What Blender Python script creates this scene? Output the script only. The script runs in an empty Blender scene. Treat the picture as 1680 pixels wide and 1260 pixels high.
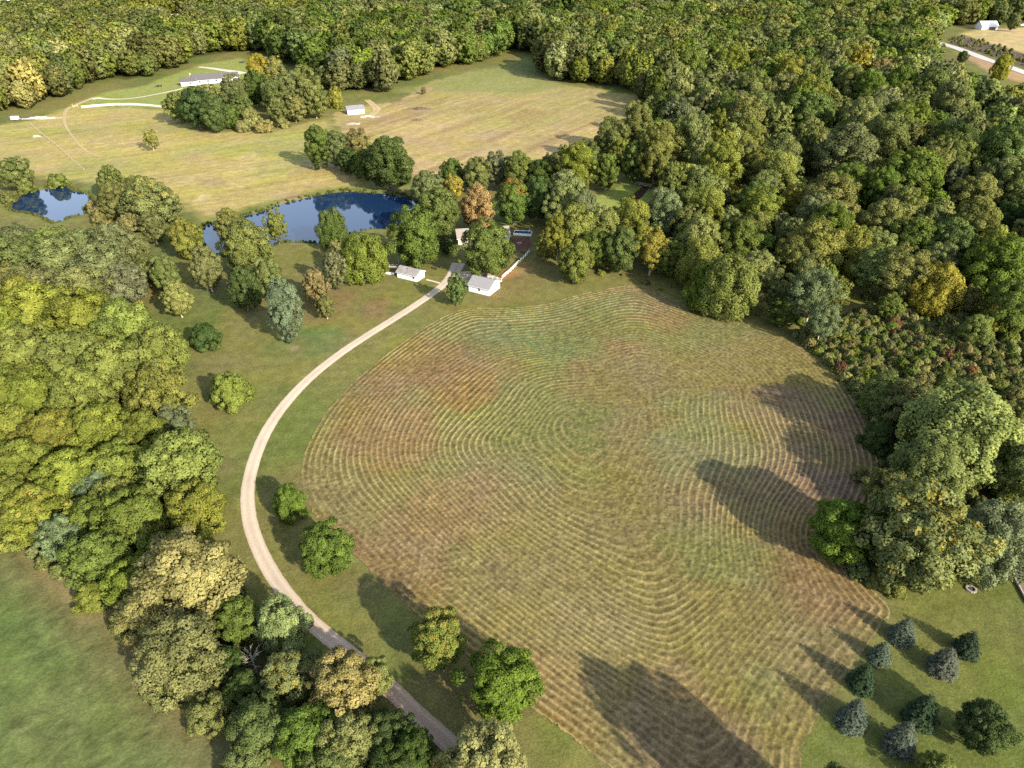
import bpy, math, random
import numpy as np
from mathutils import Vector, Matrix

scn = bpy.context.scene
COL = scn.collection
R = math.radians

# ------------------------------------------------------------------ camera, sky, sun, exposure
CAM_H, PITCH, F_PX = 105.0, R(33.0), 1167.0
cam_d = bpy.data.cameras.new('camera')
cam = bpy.data.objects.new('camera', cam_d)
COL.objects.link(cam)
cam.location = (0, 0, CAM_H)
cam.rotation_euler = (R(90) - PITCH, 0, 0)
cam_d.sensor_width = 36.0
cam_d.lens = 36.0 * F_PX / 1680.0
cam_d.clip_start = 1.0
cam_d.clip_end = 9000.0
scn.camera = cam

SUN_EL, SUN_AZ = R(27.0), R(139.0)          # azimuth clockwise from +Y
sun_dir = Vector((math.sin(SUN_AZ) * math.cos(SUN_EL), math.cos(SUN_AZ) * math.cos(SUN_EL), math.sin(SUN_EL)))
world = bpy.data.worlds.new('World')
scn.world = world
world.use_nodes = True
wn = world.node_tree
sky = wn.nodes.new('ShaderNodeTexSky')
sky.sky_type = 'NISHITA'
sky.sun_disc = False
sky.sun_elevation = SUN_EL
sky.sun_rotation = SUN_AZ
sky.air_density = 1.0
sky.dust_density = 1.2
sky.ozone_density = 1.0
soft = wn.nodes.new('ShaderNodeHueSaturation')      # sky colour desaturated: its light is a little less blue
soft.inputs['Saturation'].default_value = 0.72
wn.links.new(sky.outputs[0], soft.inputs['Color'])
wn.links.new(soft.outputs[0], wn.nodes['Background'].inputs[0])
wn.nodes['Background'].inputs[1].default_value = 0.165
sun_d = bpy.data.lights.new('sun', 'SUN')
sun_d.energy = 4.7
sun_d.angle = R(0.8)
sun_d.color = (1.0, 0.90, 0.72)
sun = bpy.data.objects.new('sun', sun_d)
COL.objects.link(sun)
sun.rotation_euler = (-sun_dir).to_track_quat('-Z', 'Y').to_euler()
scn.view_settings.view_transform = 'Standard'
scn.view_settings.look = 'None'
scn.view_settings.gamma = 1.0
scn.view_settings.use_curve_mapping = False
scn.view_settings.exposure = 1.3
scn.cycles.max_bounces = 5
scn.cycles.diffuse_bounces = 2
scn.cycles.glossy_bounces = 2
scn.cycles.transmission_bounces = 3
scn.cycles.volume_bounces = 0
scn.cycles.use_denoising = False

# ------------------------------------------------------------------ numpy noise and geometry helpers
def _hash(ix, iy, seed):
    n = (ix.astype(np.int64) * 374761393 + iy.astype(np.int64) * 668265263 + seed * 982451653) & 0x7fffffff
    n = ((n ^ (n >> 13)) * 1274126177) & 0x7fffffff
    n = n ^ (n >> 16)
    return (n & 0xffff) / 65535.0

def vnoise(x, y, scale, seed=0):
    x = np.asarray(x, float) / scale; y = np.asarray(y, float) / scale
    ix = np.floor(x); iy = np.floor(y)
    fx = x - ix; fy = y - iy
    fx = fx * fx * fx * (fx * (fx * 6 - 15) + 10); fy = fy * fy * fy * (fy * (fy * 6 - 15) + 10)
    a = _hash(ix, iy, seed); b = _hash(ix + 1, iy, seed); c = _hash(ix, iy + 1, seed); d = _hash(ix + 1, iy + 1, seed)
    return (a * (1 - fx) + b * fx) * (1 - fy) + (c * (1 - fx) + d * fx) * fy

def fbm(x, y, scale, seed=0, octv=3):
    t = 0; a = 1.0; s = 0
    for k in range(octv):
        t = t + a * vnoise(x, y, scale / 2 ** k, seed + 17 * k); s += a; a *= 0.5
    return t / s

def sstep(a, b, x):
    t = np.clip((x - a) / (b - a), 0, 1)
    return t * t * (3 - 2 * t)

def seg_dist(P, A, B):
    d = B - A; L = (d * d).sum() + 1e-9
    t = np.clip(((P[:, 0] - A[0]) * d[0] + (P[:, 1] - A[1]) * d[1]) / L, 0, 1)
    qx = A[0] + t * d[0]; qy = A[1] + t * d[1]
    return np.hypot(P[:, 0] - qx, P[:, 1] - qy), qx, qy

def poly_sd(P, poly):
    """signed distance to a closed polygon, positive inside"""
    P = np.asarray(P, float).reshape(-1, 2); poly = np.asarray(poly, float)
    out = np.full(len(P), 1e9); ins = np.zeros(len(P), bool)
    for i in range(len(poly)):
        A = poly[i]; B = poly[(i + 1) % len(poly)]
        out = np.minimum(out, seg_dist(P, A, B)[0])
        c = (A[1] > P[:, 1]) != (B[1] > P[:, 1])
        with np.errstate(divide='ignore', invalid='ignore'):
            xx = (B[0] - A[0]) * (P[:, 1] - A[1]) / (B[1] - A[1] + 1e-12) + A[0]
        ins ^= c & (P[:, 0] < xx)
    return np.where(ins, out, -out)

def line_dist(P, line):
    out = np.full(len(P), 1e9)
    for A, B in zip(line[:-1], line[1:]):
        out = np.minimum(out, seg_dist(P, np.asarray(A), np.asarray(B))[0])
    return out

def smooth_line(pts, per=8, closed=False):
    """Catmull-Rom through points"""
    p = np.asarray(pts, float); n = len(p); out = []
    rng_ = range(n if closed else n - 1)
    for i in rng_:
        p0 = p[(i - 1) % n] if closed or i > 0 else 2 * p[0] - p[1]
        p1 = p[i]; p2 = p[(i + 1) % n]
        p3 = p[(i + 2) % n] if closed or i + 2 < n else 2 * p[-1] - p[-2]
        for k in range(per):
            t = k / per
            out.append(0.5 * (2 * p1 + (p2 - p0) * t + (2 * p0 - 5 * p1 + 4 * p2 - p3) * t * t + (3 * p1 - p0 - 3 * p2 + p3) * t ** 3))
    if not closed:
        out.append(p[-1])
    return np.array(out)

# ------------------------------------------------------------------ surveying: photo pixel <-> ground
CP, SP = math.cos(PITCH), math.sin(PITCH)
def ray_to(x, y, z=0.0):
    u = (x - 840) / F_PX; v = (y - 630) / F_PX
    dz = -SP - v * CP
    t = (z - CAM_H) / dz
    return np.array([u * t, (CP - v * SP) * t])
def project(X, Y, Z):
    zc = Y * CP - (Z - CAM_H) * SP
    yd = -Y * SP - (Z - CAM_H) * CP
    return 840 + F_PX * X / zc, 630 + F_PX * yd / zc, zc

flat = lambda pts: np.array([ray_to(x, y) for x, y in pts])

POND_BIG = smooth_line(flat([(326, 384), (350, 362), (420, 348), (450, 336), (500, 323), (560, 313), (620, 315), (668, 322), (690, 340), (655, 372), (610, 374), (560, 386), (530, 397), (470, 396), (440, 404), (380, 420), (345, 412)]), 4, True)
POND_SMALL = smooth_line(flat([(15, 336), (34, 319), (66, 310), (106, 303), (118, 311), (143, 316), (150, 330), (139, 340), (140, 349), (114, 356), (88, 365), (66, 354), (42, 348), (20, 345)]), 4, True)
POND_BROWN = smooth_line(flat([(1030, 330), (1036, 320), (1048, 309), (1058, 304), (1066, 306), (1058, 318), (1048, 327), (1036, 334)]), 4, True)

def height(x, y):
    x = np.asarray(x, float); y = np.asarray(y, float)
    sh = x.shape; x = x.ravel(); y = y.ravel()
    h = 3.0 * (fbm(x, y, 95, 5, 2) - 0.5) + 10.0 * sstep(480, 1150, y) * fbm(x, y, 330, 9, 2)
    P = np.stack([x, y], 1)
    w = np.ones(len(x)); carve = np.zeros(len(x))
    for pd, dep in ((POND_BIG, 1.6), (POND_SMALL, 1.4), (POND_BROWN, 1.0)):
        c = pd.mean(0); rad = np.hypot(*(pd - c).T).max() + 60
        m = np.hypot(x - c[0], y - c[1]) < rad
        if m.any():
            sd = poly_sd(P[m], pd)
            w[m] = np.minimum(w[m], sstep(2, 45, -sd))
            carve[m] -= dep * sstep(-1.5, 3.0, sd)
    bm_ = np.hypot(x - BLD[0], y - BLD[1])
    w = np.minimum(w, 0.15 + 0.85 * sstep(25, 60, bm_))
    return (h * w + carve).reshape(sh)
BLD = ray_to(775, 460)

def hz(x, y):
    return float(height(np.array([x]), np.array([y]))[0])
def ground(px, py, up=0.0):
    """point of the terrain seen at a photo pixel"""
    z = 0.0
    for _ in range(5):
        p = ray_to(px, py, z + up); z = hz(p[0], p[1])
    return np.array([p[0], p[1], z])
def gpoly(pts):
    return np.array([ground(x, y)[:2] for x, y in pts])

# ------------------------------------------------------------------ mesh helpers
def make_mesh(name, verts, faces, smooth=False):
    """verts (n,3); faces: array (m,k) of equal size or list"""
    me = bpy.data.meshes.new(name)
    verts = np.asarray(verts, np.float32)
    if isinstance(faces, np.ndarray):
        m, k = faces.shape
        me.vertices.add(len(verts)); me.vertices.foreach_set('co', verts.ravel())
        me.loops.add(m * k); me.loops.foreach_set('vertex_index', faces.astype(np.int32).ravel())
        me.polygons.add(m); me.polygons.foreach_set('loop_start', np.arange(0, m * k, k, dtype=np.int32))
        me.update(calc_edges=True)
        me.validate()
    else:
        me.from_pydata([tuple(map(float, v)) for v in verts], [], faces)
        me.update()
    if smooth:
        me.polygons.foreach_set('use_smooth', np.ones(len(me.polygons), bool))
    return me

def fattr(me, name, data):
    a = me.attributes.new(name, 'FLOAT', 'POINT'); a.data.foreach_set('value', np.asarray(data, np.float32))
def cattr(me, name, rgb):
    a = me.attributes.new(name, 'FLOAT_COLOR', 'POINT')
    d = np.ones((len(rgb), 4), np.float32); d[:, :3] = rgb
    a.data.foreach_set('color', d.ravel())

class MB:
    """collects boxes, tubes and prisms into ONE mesh"""
    def __init__(s): s.v = []; s.f = []
    def add(s, vs, fs):
        o = len(s.v); s.v += [tuple(v) for v in vs]; s.f += [tuple(i + o for i in f) for f in fs]
    def box(s, x0, x1, y0, y1, z0, z1):
        s.add([(x0, y0, z0), (x1, y0, z0), (x1, y1, z0), (x0, y1, z0), (x0, y0, z1), (x1, y0, z1), (x1, y1, z1), (x0, y1, z1)],
              [(0, 3, 2, 1), (4, 5, 6, 7), (0, 1, 5, 4), (1, 2, 6, 5), (2, 3, 7, 6), (3, 0, 4, 7)])
    def beam(s, a, b, w, h):
        a = Vector(a); b = Vector(b); d = (b - a).normalized()
        side = d.cross(Vector((0, 0, 1)))
        if side.length < 1e-4: side = Vector((1, 0, 0))
        side.normalize(); up = side.cross(d).normalized()
        vs = []
        for p in (a, b):
            for i, j in ((-1, -1), (1, -1), (1, 1), (-1, 1)):
                vs.append(p + side * (w / 2 * i) + up * (h / 2 * j))
        s.add(vs, [(0, 3, 2, 1), (4, 5, 6, 7), (0, 1, 5, 4), (1, 2, 6, 5), (2, 3, 7, 6), (3, 0, 4, 7)])
    def tube(s, pts, rad, n=6):
        rings = []
        for i, p in enumerate(pts):
            p = Vector(p)
            d = (Vector(pts[min(i + 1, len(pts) - 1)]) - Vector(pts[max(i - 1, 0)])).normalized()
            x = d.cross(Vector((0.31, 0.95, 0.1))).normalized(); y = d.cross(x).normalized()
            r = rad[i] if hasattr(rad, '__len__') else rad
            rings.append([p + (x * math.cos(2 * math.pi * k / n) + y * math.sin(2 * math.pi * k / n)) * r for k in range(n)])
        vs = [v for r_ in rings for v in r_]; fs = []
        for i in range(len(rings) - 1):
            for k in range(n):
                fs.append((i * n + k, i * n + (k + 1) % n, (i + 1) * n + (k + 1) % n, (i + 1) * n + k))
        fs.append(tuple(range(n))[::-1]); fs.append(tuple(range((len(rings) - 1) * n, len(rings) * n)))
        s.add(vs, fs)
    def lathe(s, prof, n=16, c=(0, 0)):
        vs = []; fs = []
        for r, z in prof:
            for k in range(n):
                a = 2 * math.pi * k / n; vs.append((c[0] + r * math.cos(a), c[1] + r * math.sin(a), z))
        for i in range(len(prof) - 1):
            for k in range(n):
                fs.append((i * n + k, i * n + (k + 1) % n, (i + 1) * n + (k + 1) % n, (i + 1) * n + k))
        s.add(vs, fs)
    def build(s, name, mat, parent=None, loc=None, rz=0.0, smooth=False):
        me = bpy.data.meshes.new(name); me.from_pydata(s.v, [], s.f); me.update()
        if smooth: me.polygons.foreach_set('use_smooth', np.ones(len(me.polygons), bool))
        return link(name, me, mat, parent, loc, rz)

def link(name, me, mat=None, parent=None, loc=None, rz=0.0):
    o = bpy.data.objects.new(name, me)
    if mat is not None and not me.materials: me.materials.append(mat)
    COL.objects.link(o)
    if parent is not None: o.parent = parent
    if loc is not None: o.location = loc
    o.rotation_euler.z = rz
    return o
def tag(o, label, cat, group=None, kind=None):
    if label: o['label'] = label
    if cat: o['category'] = cat
    if group: o['group'] = group
    if kind: o['kind'] = kind
    return o
def thing(name, label, cat, loc, rz=0.0, group=None):
    o = bpy.data.objects.new(name, None); COL.objects.link(o)
    o.empty_display_size = 0.5
    o.location = loc; o.rotation_euler = (0, 0, rz)
    return tag(o, label, cat, group)

# ------------------------------------------------------------------ materials
class NT:
    def __init__(s, name):
        s.m = bpy.data.materials.new(name); s.m.use_nodes = True
        s.t = s.m.node_tree; s.t.nodes.clear(); s.out = s.n('ShaderNodeOutputMaterial')
    def n(s, t, **kw):
        nd = s.t.nodes.new(t)
        for k, v in kw.items(): setattr(nd, k, v)
        return nd
    def l(s, a, b): s.t.links.new(a, b)
    def noise(s, scale, detail=3, rough=0.6, vec=None, dim='3D'):
        nd = s.n('ShaderNodeTexNoise'); nd.inputs['Scale'].default_value = scale
        nd.inputs['Detail'].default_value = detail; nd.inputs['Roughness'].default_value = rough
        if vec is not None: s.l(vec, nd.inputs['Vector'])
        return nd.outputs['Fac']
    def ramp(s, fac, a, b, lo=0.0, hi=1.0):
        nd = s.n('ShaderNodeMapRange'); nd.inputs[1].default_value = a; nd.inputs[2].default_value = b
        nd.inputs[3].default_value = lo; nd.inputs[4].default_value = hi
        s.l(fac, nd.inputs[0]); return nd.outputs[0]
    def mix(s, fac, a, b, mode='MIX'):
        nd = s.n('ShaderNodeMix', data_type='RGBA', blend_type=mode)
        for v, i in ((fac, 0), (a, 6), (b, 7)):
            if isinstance(v, (int, float)): nd.inputs[i].default_value = v
            elif isinstance(v, (tuple, list)): nd.inputs[i].default_value = (*v[:3], 1)
            else: s.l(v, nd.inputs[i])
        return nd.outputs[2]
    def math(s, op, a, b=0.0):
        nd = s.n('ShaderNodeMath', operation=op)
        for v, i in ((a, 0), (b, 1)):
            if isinstance(v, (int, float)): nd.inputs[i].default_value = v
            else: s.l(v, nd.inputs[i])
        return nd.outputs[0]
    def attr(s, name, typ='GEOMETRY'):
        nd = s.n('ShaderNodeAttribute'); nd.attribute_name = name; nd.attribute_type = typ; return nd
    def pos(s): return s.n('ShaderNodeNewGeometry').outputs['Position']
    def obj(s): return s.n('ShaderNodeTexCoord').outputs['Object']
    def bump(s, h, dist, strength=1.0):
        nd = s.n('ShaderNodeBump'); nd.inputs['Distance'].default_value = dist; nd.inputs['Strength'].default_value = strength
        s.l(h, nd.inputs['Height']); return nd.outputs[0]
    def bsdf(s, col, rough=0.9, normal=None, spec=0.2, metal=0.0):
        b = s.n('ShaderNodeBsdfPrincipled')
        if isinstance(col, (tuple, list)): b.inputs['Base Color'].default_value = (*col[:3], 1)
        else: s.l(col, b.inputs['Base Color'])
        if isinstance(rough, (int, float)): b.inputs['Roughness'].default_value = rough
        else: s.l(rough, b.inputs['Roughness'])
        b.inputs['Specular IOR Level'].default_value = spec; b.inputs['Metallic'].default_value = metal
        if normal is not None: s.l(normal, b.inputs['Normal'])
        s.l(b.outputs[0], s.out.inputs[0]); return b

def plain(name, col, rough=0.7, var=0.15, scale=3.0, spec=0.3, metal=0.0):
    t = NT(name); f = t.noise(scale, 4, 0.65, t.obj())
    c = t.mix(t.ramp(f, 0.3, 0.7), [v * (1 - var) for v in col], [min(1, v * (1 + var)) for v in col])
    t.bsdf(c, rough, None, spec, metal); return t.m

def leaf_mat(name, src, second=None):
    """foliage; src is 'OBJECT' (object colour) or 'INSTANCER' (tint carried by each point)"""
    t = NT(name)
    a = t.attr('color' if src == 'OBJECT' else 'tint', src).outputs['Color']
    r = t.attr('rnd').outputs['Fac']
    if second:
        pn = t.noise(second[3], 3, 0.6, t.obj())
        g = t.n('ShaderNodeSeparateXYZ'); t.l(t.obj(), g.inputs[0])
        k = t.math('ADD', pn, t.math('MULTIPLY', g.outputs[2], second[1]))
        a = t.mix(t.ramp(k, second[2], second[2] + 0.12), a, second[0])
    n1 = t.noise(3.1, 2, 0.6, t.obj())
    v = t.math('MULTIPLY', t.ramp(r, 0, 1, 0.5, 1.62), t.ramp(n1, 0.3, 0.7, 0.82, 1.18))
    hs = t.n('ShaderNodeHueSaturation'); t.l(a, hs.inputs['Color'])
    t.l(t.ramp(r, 0, 1, 0.512, 0.494), hs.inputs['Hue']); t.l(v, hs.inputs['Value'])
    c = hs.outputs[0]
    d = t.n('ShaderNodeBsdfDiffuse'); t.l(c, d.inputs[0])
    tr = t.n('ShaderNodeBsdfTranslucent')
    t.l(t.mix(1.0, c, (1.0, 0.95, 0.45), 'MULTIPLY'), tr.inputs[0])
    mx = t.n('ShaderNodeMixShader'); mx.inputs[0].default_value = 0.34
    t.l(d.outputs[0], mx.inputs[1]); t.l(tr.outputs[0], mx.inputs[2]); t.l(mx.outputs[0], t.out.inputs[0])
    return t.m

M = {}
M['leaf'] = leaf_mat('broadleaf_foliage', 'OBJECT')
M['leaf_orange'] = leaf_mat('turning_foliage', 'OBJECT', ((0.27, 0.125, 0.035), 0.55, 1.02, 2.4))
M['leaf_gold'] = leaf_mat('yellowing_foliage', 'OBJECT', ((0.215, 0.186, 0.042), 0.20, 0.68, 8.0))
M['leaf_far'] = leaf_mat('distant_foliage', 'INSTANCER')
M['bark'] = plain('bark', (0.13, 0.10, 0.075), 0.95, 0.4, 4)
M['palebark'] = plain('pale_bark', (0.33, 0.29, 0.23), 0.9, 0.3, 4)
M['white'] = plain('white_siding', (0.72, 0.72, 0.72), 0.6, 0.05, 1.2)
M['whitetrim'] = plain('white_trim', (0.78, 0.78, 0.77), 0.5, 0.04, 3)
M['pane'] = plain('window_glass', (0.02, 0.025, 0.03), 0.08, 0.1, 2, 0.6)
M['roof_light'] = plain('pale_shingles', (0.20, 0.195, 0.20), 0.85, 0.16, 2.2)
M['roof_stain'] = plain('stained_shingles', (0.21, 0.20, 0.195), 0.85, 0.3, 0.9)
M['roof_dark'] = plain('dark_shingles', (0.085, 0.08, 0.085), 0.85, 0.25, 2.2)
M['roof_tan'] = plain('tan_shingles', (0.24, 0.21, 0.18), 0.85, 0.2, 2.2)
M['roof_red'] = plain('red_brown_shingles', (0.17, 0.075, 0.06), 0.85, 0.25, 1.6)
M['oldwhite'] = plain('weathered_white', (0.50, 0.49, 0.46), 0.7, 0.12, 2)
M['tanwall'] = plain('tan_siding', (0.46, 0.42, 0.36), 0.7, 0.08, 2)
M['wood'] = plain('weathered_wood', (0.33, 0.27, 0.20), 0.85, 0.3, 5)
M['greywood'] = plain('grey_pole_wood', (0.36, 0.34, 0.31), 0.85, 0.25, 5)
M['darkmetal'] = plain('dark_metal', (0.035, 0.035, 0.038), 0.5, 0.2, 4, 0.5)
M['paint'] = plain('white_paint', (0.74, 0.75, 0.76), 0.3, 0.04, 2, 0.5)
M['silver'] = plain('silver_paint', (0.55, 0.57, 0.6), 0.3, 0.05, 2, 0.5)
M['blackpaint'] = plain('dark_paint', (0.03, 0.032, 0.04), 0.3, 0.1, 2, 0.5)
M['rubber'] = plain('rubber', (0.02, 0.02, 0.02), 0.8, 0.1, 4)
M['stone'] = plain('pale_stone', (0.27, 0.23, 0.20), 0.9, 0.25, 6)
M['ash'] = plain('ash', (0.05, 0.04, 0.038), 1.0, 0.4, 8)
M['brick'] = plain('red_brick', (0.20, 0.075, 0.055), 0.85, 0.35, 5)
M['pool'] = plain('pool_cover', (0.025, 0.075, 0.13), 0.4, 0.15, 1)
M['stick'] = plain('dead_wood', (0.17, 0.13, 0.10), 0.95, 0.5, 3)
M['stoneblock'] = plain('block_rubble', (0.55, 0.52, 0.47), 0.95, 0.3, 4)

def grass_mat(name, bump_d=0.12, h0=0.485):
    """ground: colour carried by the mesh, broken up by finer noise"""
    t = NT(name); p = t.pos()
    c = t.attr('col').outputs['Color']
    f1 = t.noise(0.35, 5, 0.7, p); f2 = t.noise(2.2, 4, 0.7, p); f3 = t.noise(0.045, 3, 0.6, p)
    v = t.math('MULTIPLY', t.ramp(f1, 0.25, 0.75, 0.72, 1.28), t.ramp(f2, 0.25, 0.75, 0.64, 1.36))
    hs = t.n('ShaderNodeHueSaturation'); t.l(c, hs.inputs['Color']); t.l(v, hs.inputs['Value'])
    t.l(t.ramp(f3, 0.3, 0.7, h0, 0.512), hs.inputs['Hue'])
    t.l(t.ramp(f3, 0.3, 0.7, 0.9, 1.1), hs.inputs['Saturation'])
    b = t.bump(t.math('ADD', f2, t.math('MULTIPLY', f1, 1.5)), bump_d, 0.8)
    t.bsdf(hs.outputs[0], 0.95, b, 0.08); return t.m
M['grass'] = grass_mat('grass_ground')
M['hay'] = grass_mat('mown_hay', 0.09, 0.498)
M['crop'] = grass_mat('crop_cover', 0.3)
def gravel_mat(name, a, b, sc=1.2, near_tone=None):
    t = NT(name); p = t.pos()
    f = t.noise(sc, 5, 0.7, p); g = t.noise(0.12, 3, 0.6, p); k = t.noise(7, 3, 0.7, p)
    c = t.mix(t.ramp(f, 0.3, 0.7), a, b)
    c = t.mix(t.ramp(g, 0.45, 0.75, 0, 0.45), c, [x * 0.72 for x in a])
    e = t.attr('edge').outputs['Fac']
    c = t.mix(t.math('MULTIPLY', t.ramp(t.math('ADD', e, t.math('MULTIPLY', f, 0.5)), 0.95, 1.25), 0.55), c, (0.16, 0.125, 0.06))
    ac = t.attr('across').outputs['Fac']
    mid = t.math('MULTIPLY', t.ramp(ac, 0.0, 0.30, 1.0, 0.0), t.ramp(f, 0.4, 0.62, 0.0, 0.45))
    c = t.mix(mid, c, [x * 0.55 for x in a])
    if near_tone:        # colour turns browner towards the near end
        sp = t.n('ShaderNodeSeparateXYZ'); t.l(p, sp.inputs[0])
        c = t.mix(t.math('MULTIPLY', t.ramp(t.math('ADD', sp.outputs[1], t.math('MULTIPLY', g, 24)), 84, 108, 1.0, 0.0), 0.8), c, near_tone)
    rut = t.math('MULTIPLY', t.ramp(t.math('ABSOLUTE', t.math('SUBTRACT', ac, 0.52)), 0.0, 0.2, 1.0, 0.0), 0.35)
    c = t.mix(rut, c, [min(1, x * 1.15) for x in b])
    t.bsdf(c, 0.95, t.bump(k, 0.03), 0.1); return t.m
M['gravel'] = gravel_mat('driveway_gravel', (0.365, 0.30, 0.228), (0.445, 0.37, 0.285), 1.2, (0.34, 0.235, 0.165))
M['palegravel'] = gravel_mat('pale_gravel', (0.42, 0.375, 0.30), (0.50, 0.45, 0.37))
M['asphalt'] = gravel_mat('road_asphalt', (0.34, 0.32, 0.31), (0.40, 0.38, 0.36))
M['dirt'] = gravel_mat('bare_dirt', (0.29, 0.225, 0.115), (0.35, 0.275, 0.15))
M['patio'] = gravel_mat('brick_paving', (0.11, 0.052, 0.042), (0.15, 0.075, 0.058), 1.5)
M['marking'] = plain('road_marking', (0.7, 0.68, 0.6), 0.8, 0.1, 2)
def water_mat(name, col, rough=0.03):
    t = NT(name); f = t.noise(0.9, 2, 0.5, t.pos())
    b = t.bsdf(col, rough, t.bump(f, 0.02, 0.25), 0.5); return t.m
M['water'] = water_mat('pond_water', (0.007, 0.022, 0.060))
M['brownwater'] = water_mat('brown_water', (0.05, 0.028, 0.02), 0.25)
#@@GROUND
# ------------------------------------------------------------------ the lie of the land
HAY = smooth_line(gpoly([(496, 770), (504, 735), (532, 684), (572, 636), (632, 584), (702, 535), (762, 508), (832, 506), (900, 499), (940, 487), (1000, 474), (1046, 470), (1105, 488), (1180, 514), (1262, 546), (1330, 577), (1372, 618), (1405, 668), (1428, 720), (1440, 770), (1425, 830), (1390, 890), (1420, 955), (1458, 1000), (1440, 1032), (1388, 1100), (1345, 1165), (1318, 1225), (1300, 1300), (1180, 1400), (1090, 1340), (1000, 1257), (935, 1205), (880, 1165), (800, 1100), (730, 1045), (665, 990), (606, 932), (560, 885), (520, 845), (500, 808)]), 5, True)
FOREST = gpoly([(-500, 260), (-200, 215), (0, 184), (60, 180), (110, 160), (150, 140), (172, 133), (200, 141), (240, 130), (290, 112), (325, 98), (390, 88), (430, 88), (480, 112), (540, 150), (600, 152), (640, 152), (700, 122), (745, 112), (800, 104), (830, 97), (846, 84), (880, 88), (886, 126), (925, 134), (990, 141), (1036, 150), (1056, 180), (1066, 215), (1054, 245), (1005, 272), (985, 292), (950, 300), (930, 335), (905, 372), (893, 404), (960, 446), (1050, 466), (1130, 490), (1200, 510), (1290, 540), (1345, 540), (1440, 500), (1560, 505), (1720, 530), (1900, 560), (1900, 200), (1690, 206), (1625, 192), (1560, 160), (1518, 112), (1528, 76), (1545, 55), (1500, 36), (1440, 24), (1380, 14), (1340, 8), (1330, -12), (-500, -12)])
FOREST2 = gpoly([(1500, 30), (1590, 48), (1640, 40), (1700, 36), (1950, 36), (1950, -14), (1400, -14), (1420, 0)])
LAWN_GAP = gpoly([(936, 332), (985, 316), (1040, 297), (1082, 302), (1078, 345), (1045, 392), (960, 385)])
GAP_FAR = gpoly([(915, 52), (945, 52), (948, 30), (930, 18), (908, 26)])
SHRUBS = gpoly([(1290, 546), (1345, 540), (1440, 500), (1560, 505), (1720, 530), (1800, 600), (1800, 760), (1690, 700), (1560, 690), (1480, 720), (1430, 700), (1405, 655), (1372, 610), (1335, 575)])
STRIP = gpoly([(690, 302), (760, 296), (830, 290), (900, 296), (985, 288), (1000, 262), (940, 268), (890, 288), (800, 290), (700, 296)])
WOODS_L = gpoly([(-300, 590), (60, 590), (200, 600), (265, 640), (300, 720), (318, 800), (342, 880), (350, 930), (420, 1010), (480, 1060), (540, 1110), (640, 1210), (760, 1290), (760, 1420), (480, 1400), (410, 1250), (330, 1180), (250, 1110), (190, 1040), (130, 985), (40, 910), (-40, 870), (-300, 800)])
WOODS_M = gpoly([(-300, 400), (0, 428), (60, 428), (140, 424), (225, 412), (240, 430), (215, 470), (240, 520), (220, 590), (60, 585), (-300, 600)])
WOODS_R = gpoly([(1395, 690), (1440, 690), (1560, 700), (1720, 740), (1720, 800), (1640, 860), (1560, 930), (1450, 985), (1380, 930), (1340, 905), (1350, 870), (1420, 800)])
CROP = gpoly([(-500, 850), (-60, 880), (0, 897), (60, 935), (130, 1010), (190, 1068), (240, 1125), (300, 1172), (360, 1222), (430, 1290), (430, 1420), (-500, 1420)])
MEADOW = gpoly([(-300, 240), (0, 205), (60, 195), (130, 172), (280, 180), (330, 215), (430, 215), (540, 195), (545, 250), (640, 300), (670, 312), (600, 305), (520, 312), (430, 335), (340, 362), (290, 330), (210, 300), (150, 300), (60, 290), (-300, 330)])
FARFIELD = gpoly([(545, 185), (600, 172), (650, 168), (705, 136), (760, 120), (800, 114), (830, 108), (885, 128), (925, 140), (990, 148), (1040, 157), (1060, 195), (1040, 240), (960, 270), (890, 300), (760, 300), (690, 300), (625, 250), (560, 215)])
HOMELAWN = gpoly([(120, 170), (175, 150), (240, 140), (290, 120), (330, 105), (400, 95), (425, 108), (380, 150), (300, 160), (280, 178), (130, 172)])
GREENLAWN = gpoly([(1290, 1300), (1322, 1230), (1350, 1168), (1392, 1104), (1444, 1034), (1480, 985), (1560, 925), (1620, 840), (1900, 800), (1900, 1420), (1290, 1420)])
POND_BANK = [POND_BIG, POND_SMALL]
TOPFIELD = gpoly([(1575, 55), (1600, 50), (1660, 46), (1900, 46), (1900, 110), (1680, 88)])
DITCH = gpoly([(1556, 62), (1580, 58), (1680, 88), (1900, 130), (1900, 155), (1690, 116), (1600, 84), (1560, 72)])
ROADSIDE = gpoly([(1565, 84), (1680, 122), (1900, 160), (1900, 190), (1690, 140), (1620, 118), (1590, 98)])

def axis(a, b, step, lo, hi, g):
    core = list(np.arange(a, b, step)); s = step; v = b; up = []
    while v < hi: up.append(v); s = min(s * g, 26); v += s
    s = step; v = a - step; dn = []
    while v > lo: dn.append(v); s = min(s * g, 26); v -= s
    return np.array(dn[::-1] + core + up)
gx = axis(-230, 290, 1.1, -2600, 2600, 1.02)
gy = axis(34, 470, 1.1, -150, 4200, 1.02)
XX, YY = np.meshgrid(gx, gy)
X1 = XX.ravel(); Y1 = YY.ravel(); P1 = np.stack([X1, Y1], 1)
Z1 = height(X1, Y1)

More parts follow.
